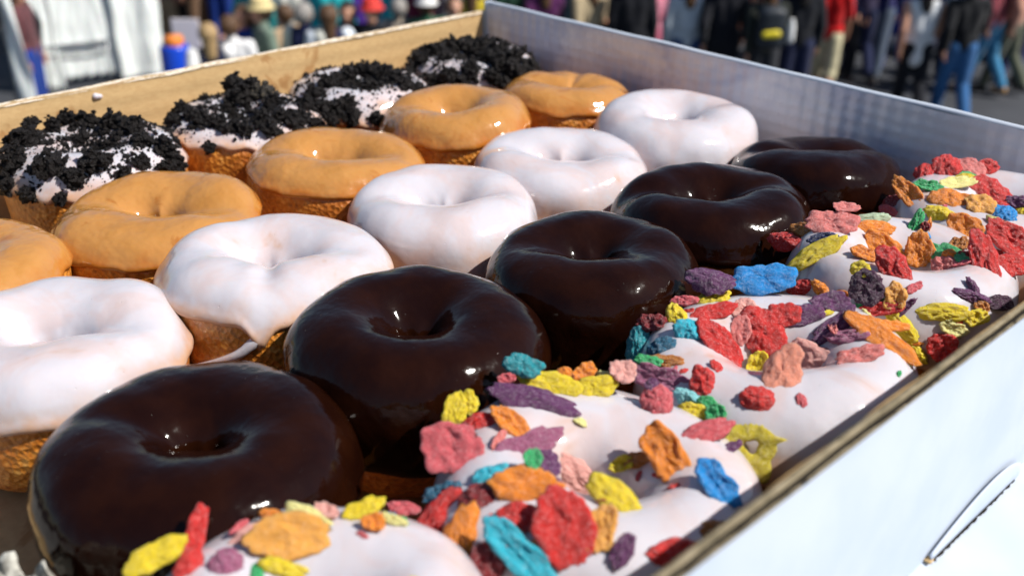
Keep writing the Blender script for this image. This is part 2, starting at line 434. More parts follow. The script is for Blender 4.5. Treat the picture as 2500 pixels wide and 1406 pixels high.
q = Mat('tan_shoe', (.34, .20, .08), .6, .4); TSHOE = q.m

# ---------------------------------------------------------------- people: one continuous body per pose, clothing as children
def joints(pose):
    J = dict(pel=(0, 0, .96), ch=(0, .005, 1.28), nk=(0, .012, 1.45), hd=(0, -.012, 1.585))
    S = {}
    for s in (-1, 1):
        if pose == 'stand':
            S[s] = dict(sh=(s*.18, .01, 1.39), el=(s*.235, .03, 1.12), wr=(s*.235, -.04, .88), hp=(s*.085, 0, .92), kn=(s*.10, -.015, .50), an=(s*.105, .02, .085))
        elif pose == 'walk':
            S[s] = dict(sh=(s*.18, .01, 1.39), el=(s*.23, .03+s*.10, 1.13), wr=(s*.22, -.07+s*.17, .91), hp=(s*.085, 0, .92), kn=(s*.09, -.10 if s > 0 else .02, .50),
                        an=(s*.09, -.20 if s > 0 else .26, .085 if s > 0 else .14))
        else:
            S[s] = dict(sh=(s*.18, .01, 1.39), el=(s*.25, .04, 1.12), wr=(s*.12, -.22, 1.10), hp=(s*.085, 0, .92), kn=(s*.11, -.03, .50), an=(s*.125, .01, .085))
    return J, S
def voxel(mb, name, size, mat, smooth_it=3):
    me = mesh(name, mb.v, mb.f); o = bpy.data.objects.new('temporary', me); col.objects.link(o)
    r = o.modifiers.new('remesh', 'REMESH'); r.mode = 'VOXEL'; r.voxel_size = size
    s = o.modifiers.new('smooth', 'SMOOTH'); s.factor = .5; s.iterations = smooth_it
    dg = bpy.context.evaluated_depsgraph_get(); ev = o.evaluated_get(dg)
    out = bpy.data.meshes.new_from_object(ev, depsgraph=dg); bpy.data.objects.remove(o); bpy.data.meshes.remove(me)
    out.name = name; out.polygons.foreach_set('use_smooth', [True]*len(out.polygons)); out.materials.clear(); out.materials.append(mat); return out
def lerp(a_, b_, t): return tuple(a_[k]+(b_[k]-a_[k])*t for k in range(3))
PR = {}
for pose in ('stand', 'walk', 'front'):
    J, S = joints(pose); m = MB()
    m.capsule((-.07, 0, .97), .105, (.07, 0, .97), .105, sy=.85); m.capsule((0, 0, .97), .12, (0, 0, 1.12), .115, sy=.85)
    m.capsule((-.04, .0, 1.13), .11, (-.075, .005, 1.32), .10, sy=.9); m.capsule((.04, .0, 1.13), .11, (.075, .005, 1.32), .10, sy=.9)
    m.capsule((-.13, .01, 1.385), .06, (.13, .01, 1.385), .06); m.capsule((0, .015, 1.38), .062, (0, .0, 1.50), .052)
    m.capsule((0, .012, 1.60), .088, (0, .0, 1.625), .086, 16); m.capsule((0, -.03, 1.60), .070, (0, -.045, 1.525), .045, 14)     # skull, jaw
    m.capsule((0, -.098, 1.590), .008, (0, -.115, 1.565), .015); m.capsule((-.018, -.088, 1.533), .009, (.018, -.088, 1.533), .009)
    for s in (-1, 1):
        d = S[s]
        m.capsule((s*.088, .0, 1.60), .014, (s*.092, .005, 1.57), .011); m.capsule((s*.03, -.082, 1.618), .013, (s*.04, -.078, 1.618), .012)
        m.capsule(d['sh'], .056, d['el'], .042); m.capsule(d['el'], .042, d['wr'], .027)
        m.capsule(d['hp'], .092, d['kn'], .056); m.capsule(d['kn'], .056, d['an'], .036); k = lerp(d['kn'], d['an'], .3); m.capsule((k[0], k[1]+.015, k[2]), .055, d['an'], .03)
        an = d['an']; m.capsule((an[0], an[1]+.02, an[2]-.045), .034, (an[0]+s*.012, an[1]-.14, an[2]-.055), .028)
        w_ = Vector(d['wr']); fd = (Vector(d['wr'])-Vector(d['el'])).normalized(); sd2 = Vector((0, 1, 0)); sd2 = (sd2-fd*sd2.dot(fd)).normalized(); nd = fd.cross(sd2)
        m.capsule(w_+fd*.02, .024, w_+fd*.075-sd2*.018, .019); m.capsule(w_+fd*.03, .022, w_+fd*.075+sd2*.018, .018)
        for q_ in range(4):
            o_ = (q_-1.5)*.0175; ln = (.072, .082, .078, .06)[q_]; b0 = w_+fd*.078+sd2*o_; b1 = b0+fd*ln*.5+nd*(-s)*.008; b2 = b1+fd*ln*.4+nd*(-s)*.022
            m.capsule(b0, .0105, b1, .0095, 8); m.capsule(b1, .0095, b2, .0085, 8)
        t0 = w_+fd*.03-sd2*.026; t1 = t0+fd*.035-sd2*.022; m.capsule(t0, .013, t1, .011, 8); m.capsule(t1, .011, t1+fd*.03-sd2*.004, .009, 8)
    body = voxel(m, 'body', .0085, SKIN, 2)
    def top(kind):
        m = MB(); e = .016
        m.capsule((-.07, 0, 1.0), .10+e, (.07, 0, 1.0), .10+e, sy=.85); m.capsule((0, 0, .97), .12+e, (0, 0, 1.12), .115+e, sy=.85)
        m.capsule((-.04, .0, 1.13), .11+e, (-.075, .005, 1.32), .10+e, sy=.9); m.capsule((.04, .0, 1.13), .11+e, (.075, .005, 1.32), .10+e, sy=.9)
        m.capsule((-.13, .01, 1.385), .06+e, (.13, .01, 1.385), .06+e)
        m.capsule((0, .012, 1.42), .07, (0, .01, 1.465), .064)
        if kind == 'dress': m.capsule((0, 0, .80), .125, (0, 0, 1.0), .115, sy=.85)
        return m
    def arm(m, s, a0, a1, e):
        d = S[s]
        if a0 == 0: m.capsule(d['sh'], .058+e, lerp(d['sh'], d['el'], min(1, a1*2)), .044+e)
        if a1 > .5: m.capsule(lerp(d['sh'], d['el'], max(0, a0)*2) if a0 > 0 else d['el'], .044+e, lerp(d['el'], d['wr'], (a1-.5)*2), .031+e)
    m = top('n'); [arm(m, s, 0, .96, .014) for s in (-1, 1)]; long_ = voxel(m, 'top', .017, SKIN, 2)
    m = top('n'); [arm(m, s, 0, .40, .018) for s in (-1, 1)]; short_ = voxel(m, 'top', .017, SKIN, 2)
    vest_ = voxel(top('n'), 'top', .017, SKIN, 2); dress_ = voxel(top('dress'), 'top', .017, SKIN, 2)
    m = MB(); [arm(m, s, 0, .94, .028) for s in (-1, 1)]; slv = voxel(m, 'sleeves', .017, SKIN, 2)
    def legs(short):
        m = MB(); m.capsule((-.07, 0, .955), .115, (.07, 0, .955), .115, sy=.88)
        for s in (-1, 1):
            d = S[s]
            if short: k = lerp(d['kn'], d['an'], .12); m.capsule(d['hp'], .108, d['kn'], .092); m.capsule(d['kn'], .092, k, .09)
            else: m.capsule(d['hp'], .108, d['kn'], .080); m.capsule(d['kn'], .080, lerp(d['kn'], d['an'], .5), .076); m.capsule(lerp(d['kn'], d['an'], .5), .076, lerp(d['kn'], d['an'], .93), .064)
        return voxel(m, 'trousers', .017, SKIN, 2)
    def shoe(s):
        an = S[s]['an']; m = MB(); z = an[2]-.085
        m.capsule((an[0], an[1]+.03, z+.046), .044, (an[0]+s*.012, an[1]-.13, z+.036), .038); m.capsule((an[0], an[1]+.01, z+.07), .042, (an[0], an[1]-.02, z+.06), .045)
        me = voxel(m, 'shoe', .012, SHOE, 2)
        for v in me.vertices: v.co.z = max(v.co.z, z+.002)
        return me
    PR[pose] = dict(body=body, long=long_, short=short_, vest=vest_, dress=dress_, slv=slv, legs=legs(False), shorts=legs(True), sh1=shoe(-1), sh2=shoe(1))
m = MB(); m.capsule((0, .02, 1.62), .104, (0, .035, 1.60), .102, 18)
HS = voxel(m, 'hair', .012, SKIN, 2)
for v in HS.vertices:
    if v.co.y < -.03 and v.co.z < 1.655: v.co.y = -.03+(v.co.y+.03)*.2
m = MB(); m.capsule((0, .02, 1.62), .106, (0, .04, 1.60), .104, 18); m.capsule((0, .05, 1.58), .085, (0, .07, 1.38), .065, 16)
HL = voxel(m, 'hair', .012, SKIN, 2)
for v in HL.vertices:
    if v.co.y < -.03 and v.co.z < 1.655: v.co.y = -.03+(v.co.y+.03)*.2
m = MB(); m.grid(lambda i, j: ((.0001, .06, .095, .103, .106, .125, .142, .140, .10)[j]*cos(2*pi*i/28), .01+(.0001, .06, .095, .103, .106, .125, .142, .140, .10)[j]*1.06*sin(2*pi*i/28), (1.745, 1.74, 1.72, 1.68, 1.655, 1.645, 1.628, 1.622, 1.635)[j]), 28, 9, True)
HT = mesh('hat', m.v, m.f)
def cpart(name, me, parent, mat):
    o = bpy.data.objects.new(name, me); col.objects.link(o); o.parent = parent
    if not me.materials: me.materials.append(mat)
    o.material_slots[0].link = 'OBJECT'; o.material_slots[0].material = mat; return o
PEO = {}
for k, (x, y, s, pose, rz, tp, bt, hr, sl, lab) in enumerate(PEOPLE):
    r = empty('person', (x, y, G), radians(rz)); r.scale = (s, s, s)
    setp(r, lab, 'person', 'people in the crowd behind the box'); D = PR[pose]; PEO[lab] = r
    cpart('body', D['body'], r, SKIN)
    if tp in ('navyvest', 'darkvest'):
        cpart('top', D['vest'], r, cloth(tp)); cpart('sleeves', D['slv'], r, cloth('whiteblue' if sl == 'lightsleeve' else 'cream2' if sl == 'vest' else 'white'))
    elif sl == 'sleeveless': cpart('top', D['dress'], r, cloth(tp))
    else: cpart('top', D['short' if sl == 'short' else 'long'], r, cloth(tp))
    cpart('trousers', D['shorts' if bt == 'khaki' else 'legs'], r, cloth(bt))
    for q_ in ('sh1', 'sh2'): cpart('shoe', D[q_], r, TSHOE if bt in ('jeans2', 'khaki') else SHOE)
    if hr in ('straw', 'redhat', 'white'): cpart('hair', HS, r, HM['brown']); cpart('hat', HT, r, HM[hr])
    else: cpart('hair', HL if (k*7) % 3 and hr != 'grey' else HS, r, HM[hr])

# ---------------------------------------------------------------- white tent on the left, notice board, barrel, bags
TX, TY = -13.30, 4.26; dirv = Vector((.22, .975, 0)).normalized(); fw = Vector((-dirv.y, dirv.x, 0))
tent = empty('canopy_tent', (TX, TY, G), math.atan2(dirv.y, dirv.x)); setp(tent, 'white market tent with long draped side curtains at the left', 'tent')
q = Mat('tent_cloth', (.88, .90, .88), .7, .3, Subsurface_Weight=.1, Subsurface_Scale=.02); q.bump(q.noise(3, 3, vec=q.objco()), .03, .5); TC = q.m
_tr = q.n('ShaderNodeBsdfTranslucent'); _tr.inputs['Color'].default_value = (.85, .88, .86, 1); _ms = q.n('ShaderNodeMixShader'); _ms.inputs[0].default_value = .12
q.t.links.new(q.b.outputs[0], _ms.inputs[1]); q.t.links.new(_tr.outputs[0], _ms.inputs[2]); q.t.links.new(_ms.outputs[0], q.t.nodes['Material Output'].inputs['Surface'])
q = Mat('tent_pole', (.45, .46, .48), .4, .5, Metallic=.7); TP = q.m
TL = 1.78
for (u0, u1, dy, amp, zb) in ((-.04, .30, .0, .025, .03), (.27, .46, .02, .02, .0), (.43, 1.20, .06, .008, .10), (1.17, 1.80, .0, .03, .02)):
    m = MB()
    m.grid(lambda i, j: (u0+(u1-u0)*i/47+.01*sin(j*.5), dy+amp*sin(i*.20+u0*9)*(.4+.6*(1-j/39))+.02*noise.noise(Vector((i*.2, j*.15, u0*7))), zb+2.3*j/39+.02*sin(i*.8)*(j == 0)), 48, 40)
    o = m.build('curtain', TC, tent, True); sm = o.modifiers.new('solid', 'SOLIDIFY'); sm.thickness = .004
for x_, y_ in ((-.03, .22), (TL, .22), (-.03, 2.4), (TL, 2.4)): MB().tube([(x_, y_, 0), (x_, y_, 2.35)], .02).build('pole', TP, tent, True)
m = MB(); b = [(-.2, -.1, 2.3), (TL+.2, -.1, 2.3), (TL+.2, 2.6, 2.3), (-.2, 2.6, 2.3), (TL/2, 1.2, 3.0)]; m.v += b; m.f += [(0, 1, 4), (1, 2, 4), (2, 3, 4), (3, 0, 4)]
o = m.build('roof', TC, tent); sm = o.modifiers.new('solid', 'SOLIDIFY'); sm.thickness = .006
# folding table inside, its frame showing against the curtain
t = empty('folding_table', (TX+dirv.x*.30+fw.x*.03, TY+dirv.y*.30+fw.y*.03, G), math.atan2(dirv.y, dirv.x)); setp(t, 'thin grey folding table frame against the white tent curtain', 'table')
MB().box(0, .80, -.04, .02, .56, .575).build('tabletop', TP, t, False, .003)
MB().box(.02, .78, -.03, -.01, .44, .452).build('crossbar', TP, t)
for x_ in (.03, .77): MB().tube([(x_, -.02, 0), (x_, -.02, .56)], .008).build('leg', TP, t, True)
# blue barrel
q = Mat('blue_plastic', (.008, .06, .55), .3, .5); BP = q.m
q = Mat('orange_plastic', (.75, .22, .03), .5, .4); OP = q.m
bx_, by_ = -10.55, 5.05
def lathe(prof, n=32):
    m = MB(); m.grid(lambda i, j: (prof[j][0]*cos(2*pi*i/n), prof[j][0]*sin(2*pi*i/n), prof[j][1]), n, len(prof), True); return m
t = empty('barrel', (bx_, by_, G)); t.scale = (.86, .86, 1.75); setp(t, 'bright blue plastic barrel beside the white tent', 'barrel')
lathe([(.001, 0), (.16, 0), (.185, .05), (.19, .15), (.20, .17), (.19, .19), (.195, .33), (.205, .35), (.195, .37), (.19, .56), (.17, .58), (.001, .58)]).build('body', BP, t, True)
lathe([(.13, .581), (.135, .61), (.12, .635), (.001, .64)]).build('lid', OP, t, True)
t = empty('notice_board', (-10.95, 5.41, G), radians(46)); setp(t, 'white notice board on legs above the blue barrel', 'sign')
q = Mat('board_white', (.80, .76, .80), .6, .3); MB().box(-.16, .16, -.012, .012, .80, 1.18).build('panel', q.m, t, False, .004)
for s_ in (-.14, .14): MB().box(s_-.012, s_+.012, .013, .035, 0, 1.1).build('leg', TP, t)
t = empty('cooler', (-10.5, 5.4, G), radians(40)); setp(t, 'small green cooler right of the blue barrel', 'cooler')
q = Mat('green_plastic', (.02, .30, .16), .4, .5); MB().box(-.12, .12, -.14, .14, 0, .55).build('body', q.m, t, False, .02)
q = Mat('white_plastic', (.75, .76, .76), .4, .5); WP = q.m; MB().box(-.13, .13, -.15, .15, .551, .60).build('lid', WP, t, False, .015)
t = empty('bucket', (-13.07, 4.28, G)); setp(t, 'small yellow bucket at the foot of the white tent', 'bucket')
q = Mat('yellow_plastic', (.75, .62, .03), .4, .5); YP = q.m
lathe([(.001, 0), (.10, 0), (.13, .20), (.14, .205), (.135, .215), (.11, .21), (.10, .02), (.001, .02)]).build('shell', YP, t, True)
m = MB(); m.tube([(.135*cos(v), 0, .2+.12*sin(v)) for v in [pi*k/12 for k in range(13)]], .004); m.build('handle', TP, t, True)
# tall white feather flag left of the tent
t = empty('flag_banner', (-11.0, 3.42, G), radians(40)); setp(t, 'narrow white feather banner on a pole left of the tent', 'banner')
MB().tube([(0, 0, 0), (0, 0, 2.0), (.1, 0, 2.4)], .012).build('pole', TP, t, True)
m = MB(); m.grid(lambda i, j: (.015+(.05+.14*sin(pi*min(1, .15+j/30)))*i/5, .02*sin(i+j*.4), .12+2.1*j/29), 6, 30); o = m.build('banner_cloth', TC, t, True); sm = o.modifiers.new('solid', 'SOLIDIFY'); sm.thickness = .003
# red bag and the backpack
def bag(name, parent_pos, rz, sc, mat, lab, pocket=None, bottle=False):
    t = empty(name, parent_pos, rz); t.scale = (sc, sc, sc); setp(t, lab, 'bag' if name == 'shoulder_bag' else 'backpack')
    m = MB(); m.grid(lambda i, j: ((.15*(1-.15*(j/11))*math.copysign(abs(cos(2*pi*i/32))**.6, cos(2*pi*i/32)))*(.35 if j in (0, 11) else 1), .09*math.copysign(abs(sin(2*pi*i/32))**.7, sin(2*pi*i/32))*(.3 if j in (0, 11) else 1), .42*(j/11)), 32, 12, True)
    m.f.append(tuple(k*12 for k in range(31, -1, -1))); m.f.append(tuple(k*12+11 for k in range(32)))
    m.build('bag_body', mat, t, True)
    for s_ in (-.08, .08): MB().tube([(s_, .08, .03), (s_, .15, .18), (s_, .13, .38), (s_, .05, .42)], .012).build('strap', mat, t, True)
    if pocket: m = MB(); m.capsule((-.07, -.095, .16), .035, (.04, -.095, .17), .04, sy=.5); m.build('pocket', pocket, t, True)
    if bottle: lathe([(.001, .08), (.035, .08), (.037, .12), (.037, .24), (.02, .29), (.018, .31), (.001, .31)], 20).build('bottle', WP, t, True); bpy.data.objects['bottle'].location = (.185, -.05, 0)
    return t
fwd = Vector((-.648, .6096, 0)).normalized()
def near(lab, back, zc, side=0):
    o = PEO[lab].location; return (o.x-fwd.x*back+.7*side, o.y-fwd.y*back+.7*side, G+zc)
pk = [k for k in PEO if 'dark backpack' in k][0]
q = Mat('dark_nylon', (.02, .026, .035), .5, .4)
bag('backpack', near(pk, .24, .98), radians(46.75), 1.15, q.m, 'dark nylon backpack with a yellow pocket and a white bottle', YP, True)
rk = [k for k in PEO if 'red bag' in k][0]
q = Mat('red_canvas', (.6, .03, .04), .7, .3)
bag('shoulder_bag', near(rk, .24, .62, -.16), radians(40), .75, q.m, 'red canvas shoulder bag beside the tan coat')

# ---------------------------------------------------------------- the box
XK, XN, YF, Y0 = -0.0472, 0.4217, 0.4012, -0.062
ZB = -0.018           # height of the box floor
HK, HN, HF = 0.0450, 0.0690, 0.0515
a = Mat('kraft_board', (.5, .33, .16), .75, .2)
_n = a.noise(700, 3, .6, vec=a.stretch((.35, .35, 1))); _s = a.noise(26, 4, .6, dist=1.2); _f = a.noise(900, 2)
_c = a.ramp(_n, [(.35, (.47, .31, .145)), (.65, (.52, .355, .172))])
_c = a.mix(a.ramp(_s, [(.57, BW(0)), (.66, BW(.65))]), _c, (.30, .14, .045))
a.color(a.mix(a.ramp(_f, [(.68, BW(0)), (.78, BW(.5))]), _c, (.2, .10, .04)))
_w = a.n('ShaderNodeTexWave'); _w.wave_type = 'BANDS'; _w.bands_direction = 'Z'; _w.inputs['Scale'].default_value = 30; a.t.links.new(a.pos, _w.inputs['Vector'])
a.bump(_w.outputs['Fac'], .0004, .5); a.bump(_n, .0002, .5); M['kraft'] = a.m
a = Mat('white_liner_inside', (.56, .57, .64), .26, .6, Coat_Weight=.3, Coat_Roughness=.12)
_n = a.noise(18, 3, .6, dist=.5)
a.color(a.ramp(_n, [(.36, (.50, .54, .68)), (.60, (.78, .79, .84))]))  # bluish blotches put the wall's reflective sheen into its colour
_w = a.n('ShaderNodeTexWave'); _w.wave_type = 'BANDS'; _w.bands_direction = 'X'; _w.inputs['Scale'].default_value = 36; _w.inputs['Distortion'].default_value = .5
_w.inputs['Detail'].default_value = 2; a.t.links.new(a.pos, _w.inputs['Vector'])
_w2 = a.n('ShaderNodeTexWave'); _w2.bands_direction = 'Z'; _w2.inputs['Scale'].default_value = 50; _w2.inputs['Distortion'].default_value = 1.5; a.t.links.new(a.pos, _w2.inputs['Vector'])
a.bump(_w2.outputs['Fac'], .0004, .5); a.bump(_w.outputs['Fac'], .0007, .8); a.bump(a.noise(130, 3), .0008, .5); a.bump(a.noise(420, 3), .0002, .5); M['liner'] = a.m
a = Mat('white_board', (.48, .53, .61), .55, .3)
a.color(a.ramp(a.noise(30, 3), [(.3, (.44, .50, .59)), (.7, (.50, .55, .63))])); a.bump(a.noise(60, 3), .0008, .35); a.bump(a.noise(1500, 2), .0001, .5); M['board'] = a.m
a = Mat('corrugated_edge', (.38, .30, .19), .85, .1)
a.color(a.ramp(a.noise(1, 3, .6, vec=a.stretch((900, 160, 900))), [(.3, (.12, .10, .065)), (.55, (.23, .19, .125)), (.75, (.32, .27, .19))]))
a.bump(a.noise(900, 3), .0006, .8); M['edge'] = a.m
a = Mat('dark_flute', (.02, .016, .012), .9, .1); a.bump(a.noise(800, 2), .0005, .6); M['flute'] = a.m

box = empty('donut_box', (0.19, 0.17, 0))
setp(box, 'open white corrugated donut box with brown cardboard inside, holding all the donuts', 'box')
inv = Matrix.Translation((-0.19, -0.17, 0))
def boxpart(mb, name, mat, bevel=0, smooth=False, label=None):
    mb.v = [tuple(inv @ Vector(v)) for v in mb.v]
    o = mb.build(name, mat, box, smooth, bevel)
    if label: o['label'] = label
    return o
def wall_grid(x0, y0, x1, y1, z0, z1, amp, seed, nx=120, nz=14, flip=False):
    m = MB(); nrm = Vector((y1-y0, -(x1-x0), 0)).normalized()
    def fn(i, j):
        u = i/(nx-1); z = z0+(z1-z0)*j/(nz-1); x = x0+(x1-x0)*u; y = y0+(y1-y0)*u
        d = amp*noise.noise(Vector((x*14+seed, y*14, z*20)))+amp*.35*noise.noise(Vector((x*60, y*60+seed, z*50)))
        zz = z+(.0009*noise.noise(Vector((x*30, y*30, seed+3))) if j == nz-1 else 0)
        return (x+nrm.x*d, y+nrm.y*d, zz)
    m.grid(fn, nx, nz, flip=flip); return m
# floor, continuing into the end flap that is folded down flat towards the viewer
boxpart(MB().box(XK, XN+.0015, Y0-.03, YF, ZB-.004, ZB), 'bottom_panel', M['kraft'])
# brown side wall
m = wall_grid(XK, Y0-.03, XK, YF-.003, ZB+.0005, HK, .0012, 3, 140, 12, flip=False)
boxpart(m, 'side_wall', M['kraft'], smooth=True, label='brown cardboard side wall with grease stains')
boxpart(MB().box(XK-.0042, XK-.0018, Y0-.03, YF, ZB-.004, HK-.0002), 'outer_liner', M['board'])
m = MB()
def _rim(i, j):
    y = Y0-.03+(YF-.003-Y0+.03)*i/259; a_ = [(-.0042, -.003), (-.0032, .0002), (-.0018, .0006), (-.0006, .0003), (.0004, -.0012)][j]
    k = .00025*noise.noise(Vector((y*260, j*2.1, 0)))+.0006*noise.noise(Vector((y*35, 0, 4)))
    return (XK+a_[0], y, HK+a_[1]+k)
m.grid(_rim, 260, 5, flip=True); a = Mat('pale_torn_edge', (.55, .47, .36), .85, .1); a.color(a.ramp(a.noise(1, 3, .6, vec=a.stretch((900, 260, 900))), [(.35, (.30, .22, .12)), (.5, (.56, .48, .38)), (.7, (.66, .60, .52))])); a.bump(a.noise(900, 3), .0005, .7)
boxpart(m, 'rim', a.m, smooth=True, label='pale torn cut edge along the brown side wall')
# white far wall, with its folded-over white top
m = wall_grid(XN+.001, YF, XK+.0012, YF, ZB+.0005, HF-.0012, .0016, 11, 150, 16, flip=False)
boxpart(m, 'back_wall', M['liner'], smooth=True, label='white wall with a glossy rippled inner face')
m = MB()
def _top(i, j):
    x = XK+.0004+(XN+.002-XK)*i/199; th = pi*j/10
    k = .0005*noise.noise(Vector((x*30, 1, 1)))
    return (x, YF+.0022-.0022*cos(th)+k, HF-.0012+.0016*sin(th)+.0006*noise.noise(Vector((x*22, 0, 7))))
m.grid(_top, 200, 11, flip=True); boxpart(m, 'folded_rim', M['board'], smooth=True)
boxpart(MB().box(XK+.0003, XN+.002, YF+.0040, YF+.0050, ZB-.004, HF-.0012), 'outer_liner', M['board'])
boxpart(MB().box(XK-.0003, XK+.0010, YF-.0012, YF+.0045, ZB+.0006, HF+.0002), 'corner_fold', M['board'])
# near wall on the right: board, cut edge and dark flutes between its two layers
m = wall_grid(XN, Y0, XN, YF-.001, ZB+.0005, HN-.0002, .0008, 21, 120, 8, flip=False)
boxpart(m, 'side_wall', M['kraft'], smooth=True)
def strip(x0, x1, z, amp, name, mat, label=None, freq=300, dp=.004):
    mm = MB()
    prof = [(x0, -dp), (x0, -.0003), ((x0+x1)/2, 0.0), (x1, -.0003), (x1, -dp)]
    def fn(i, j):
        y = Y0+(YF-Y0)*i/499
        k = amp*noise.noise(Vector((y*freq, j*1.3, x0*900))); l = .0005*noise.noise(Vector((y*28, 0, 2)))
        return (prof[j][0]+k*.8+l, y, z+prof[j][1]+k)
    mm.grid(fn, 500, 5); return boxpart(mm, name, mat, smooth=True, label=label)
strip(XN-.0004, XN+.0012, HN, .00022, 'rim', M['edge'], 'tan cut edge of the near white wall')
strip(XN+.00125, XN+.0024, HN-.0008, .0002, 'rim', M['flute'], 'dark open flutes beside the tan cut edge')
strip(XN+.0022, XN+.00255, HN-.0014, .0002, 'rim', M['edge'], 'thin ragged outer edge of the near wall', 420, .0016)
m = MB()
XO = XN+.0028
def _outer(i, j):
    y = Y0+(YF+.004-Y0)*i/199; z = ZB+(HN-.0020-ZB)*j/19
    bul = .0006+.0012*sin(pi*j/19)*(1+.4*sin(y*20))
    return (XO+bul*(1-(j/19)**6*.8)+.0003*noise.noise(Vector((y*12, z*30, 5))), y, z)
m.grid(_outer, 200, 20); boxpart(m, 'outer_liner', M['board'], smooth=True)
# lid folded out flat; a fold runs along the foot of the wall, with a slot and the tab that fills it
m = MB(); SL0, SL1 = .149, .204
LX = XO+.30
def _lid(i, j):
    x = XO+.0002+(LX-XO)*(i/59.0)**1.6; y = Y0+(YF+.004-Y0)*j/119
    z = -.0006+.0016*noise.noise(Vector((x*9, y*9, 3)))*min(1, (x-XO)*20)+(.0011*math.exp(-((x-XO)/.003)**2))
    return (x, y, z)
m.grid(_lid, 60, 120); boxpart(m, 'lid', M['board'], smooth=True, label='white lid lying folded out flat beside the near wall')
m = MB()
def _slot(i, j):
    y = SL0+(SL1-SL0)*i/79; k = .0005*noise.noise(Vector((y*420, 0, 9)))
    wd = .00095*(1-(i/79.0)**2*.55)+.0004*noise.noise(Vector((y*600, j, 1)))
    return (XO+.0030+(wd if j else -wd)*.9+k, y, .00085)
m.grid(_slot, 80, 2, flip=False); boxpart(m, 'slot', M['flute'], smooth=True, label='dark ragged slit in the white lid')
m = MB(); m.box(XO+.0014, XO+.0036, SL0-.0022, SL0+.0004, .0006, .0015)
boxpart(m, 'slot_corner', M['kraft'], bevel=.0004)
m = MB()
def _tab(i, j):
    u = i/39.0; y = SL0-.001+(SL1-SL0+.004)*u
    top = .0095*max(0, sin(pi*min(1, max(0, u*.93+.035))))**.45
    v = j/9.0
    return (XO+.0026+.0004*sin(pi*v)-.0002*v, y, .0008+top*1.0*(.55+.75*u)*v)
m.grid(_tab, 40, 10, flip=True); t_ = boxpart(m, 'tab', M['board'], smooth=True, label='white tab tucked into the slot')
sm = t_.modifiers.new('solid', 'SOLIDIFY'); sm.thickness = .0004

# crumpled napkin at the open end
m = MB()
def _nap(i, j):
    u = i/35-.5; v = j/35-.5; x = .290+u*.052; y = -.055+v*.020
    z = .012+.034*abs(noise.noise(Vector((u*3, v*2.5, 2))))+.006*noise.noise(Vector((u*7, v*7, 8)))-.03*(u*u+v*v)
    return (x+.005*noise.noise(Vector((u*8, v*8, 0))), y+.004*noise.noise(Vector((u*8, v*8, 5))), z)
m.grid(_nap, 36, 36)
a = Mat('napkin_paper', (.50, .50, .44), .8, .2); a.color(a.ramp(a.noise(160, 3), [(.4, (.22, .21, .18)), (.6, (.55, .54, .48))])); a.bump(a.noise(300, 3), .001, .6)
nap = m.build('napkin', a.m, None, True); nap.location = (0, 0, 0)
sm = nap.modifiers.new('solid', 'SOLIDIFY'); sm.thickness = .0006
setp(nap, 'crumpled greyish napkin at the near open corner of the box', 'napkin')

# a spot of icing on the brown wall
m = MB(); m.capsule((XK+.0006, .1135, HK-.0050), .0018, (XK+.0006, .1160, HK-.0056), .0013, 12); boxpart(m, 'icing_spot', M['white'], smooth=True)

# ---------------------------------------------------------------- donuts
DON = {
 (0,3):(0.2678,0.0058,0.0452,0.0346), (1,3):(0.2644,0.0905,0.0440,0.0403), (2,3):(0.2658,0.1777,0.0425,0.0383), (3,3):(0.2622,0.2602,0.0436,0.0374), (4,3):(0.2600,0.3500,0.0415,0.0315),
 (0,2):(0.1763,0.0,0.0447,0.0352), (1,2):(0.1819,0.0837,0.0451,0.0369), (2,2):(0.1721,0.1791,0.0439,0.0322), (3,2):(0.1664,0.2611,0.0442,0.0308), (4,2):(0.1730,0.3450,0.0444,0.0354),
 (0,1):(0.0871,-0.0061,0.0432,0.0303), (1,1):(0.0895,0.0808,0.0451,0.0294), (2,1):(0.0856,0.1779,0.0447,0.0299), (3,1):(0.0826,0.2639,0.0420,0.0350), (4,1):(0.0844,0.3497,0.0414,0.0310),
 (1,0):(0.0078,0.0859,0.0452,0.0352), (2,0):(0.0016,0.1752,0.0440,0.0310), (3,0):(-0.0010,0.2561,0.0434,0.0326), (4,0):(-0.0008,0.3465,0.0435,0.0336),
 (1,4):(0.3557,0.0831,0.0462,0.0300), (2,4):(0.3563,0.1736,0.0466,0.0323), (3,4):(0.3510,0.2620,0.0425,0.0376), (4,4):(0.3524,0.3479,0.0446,0.0371), (0,4):(0.3484,-0.0073,0.0430,0.0315)}
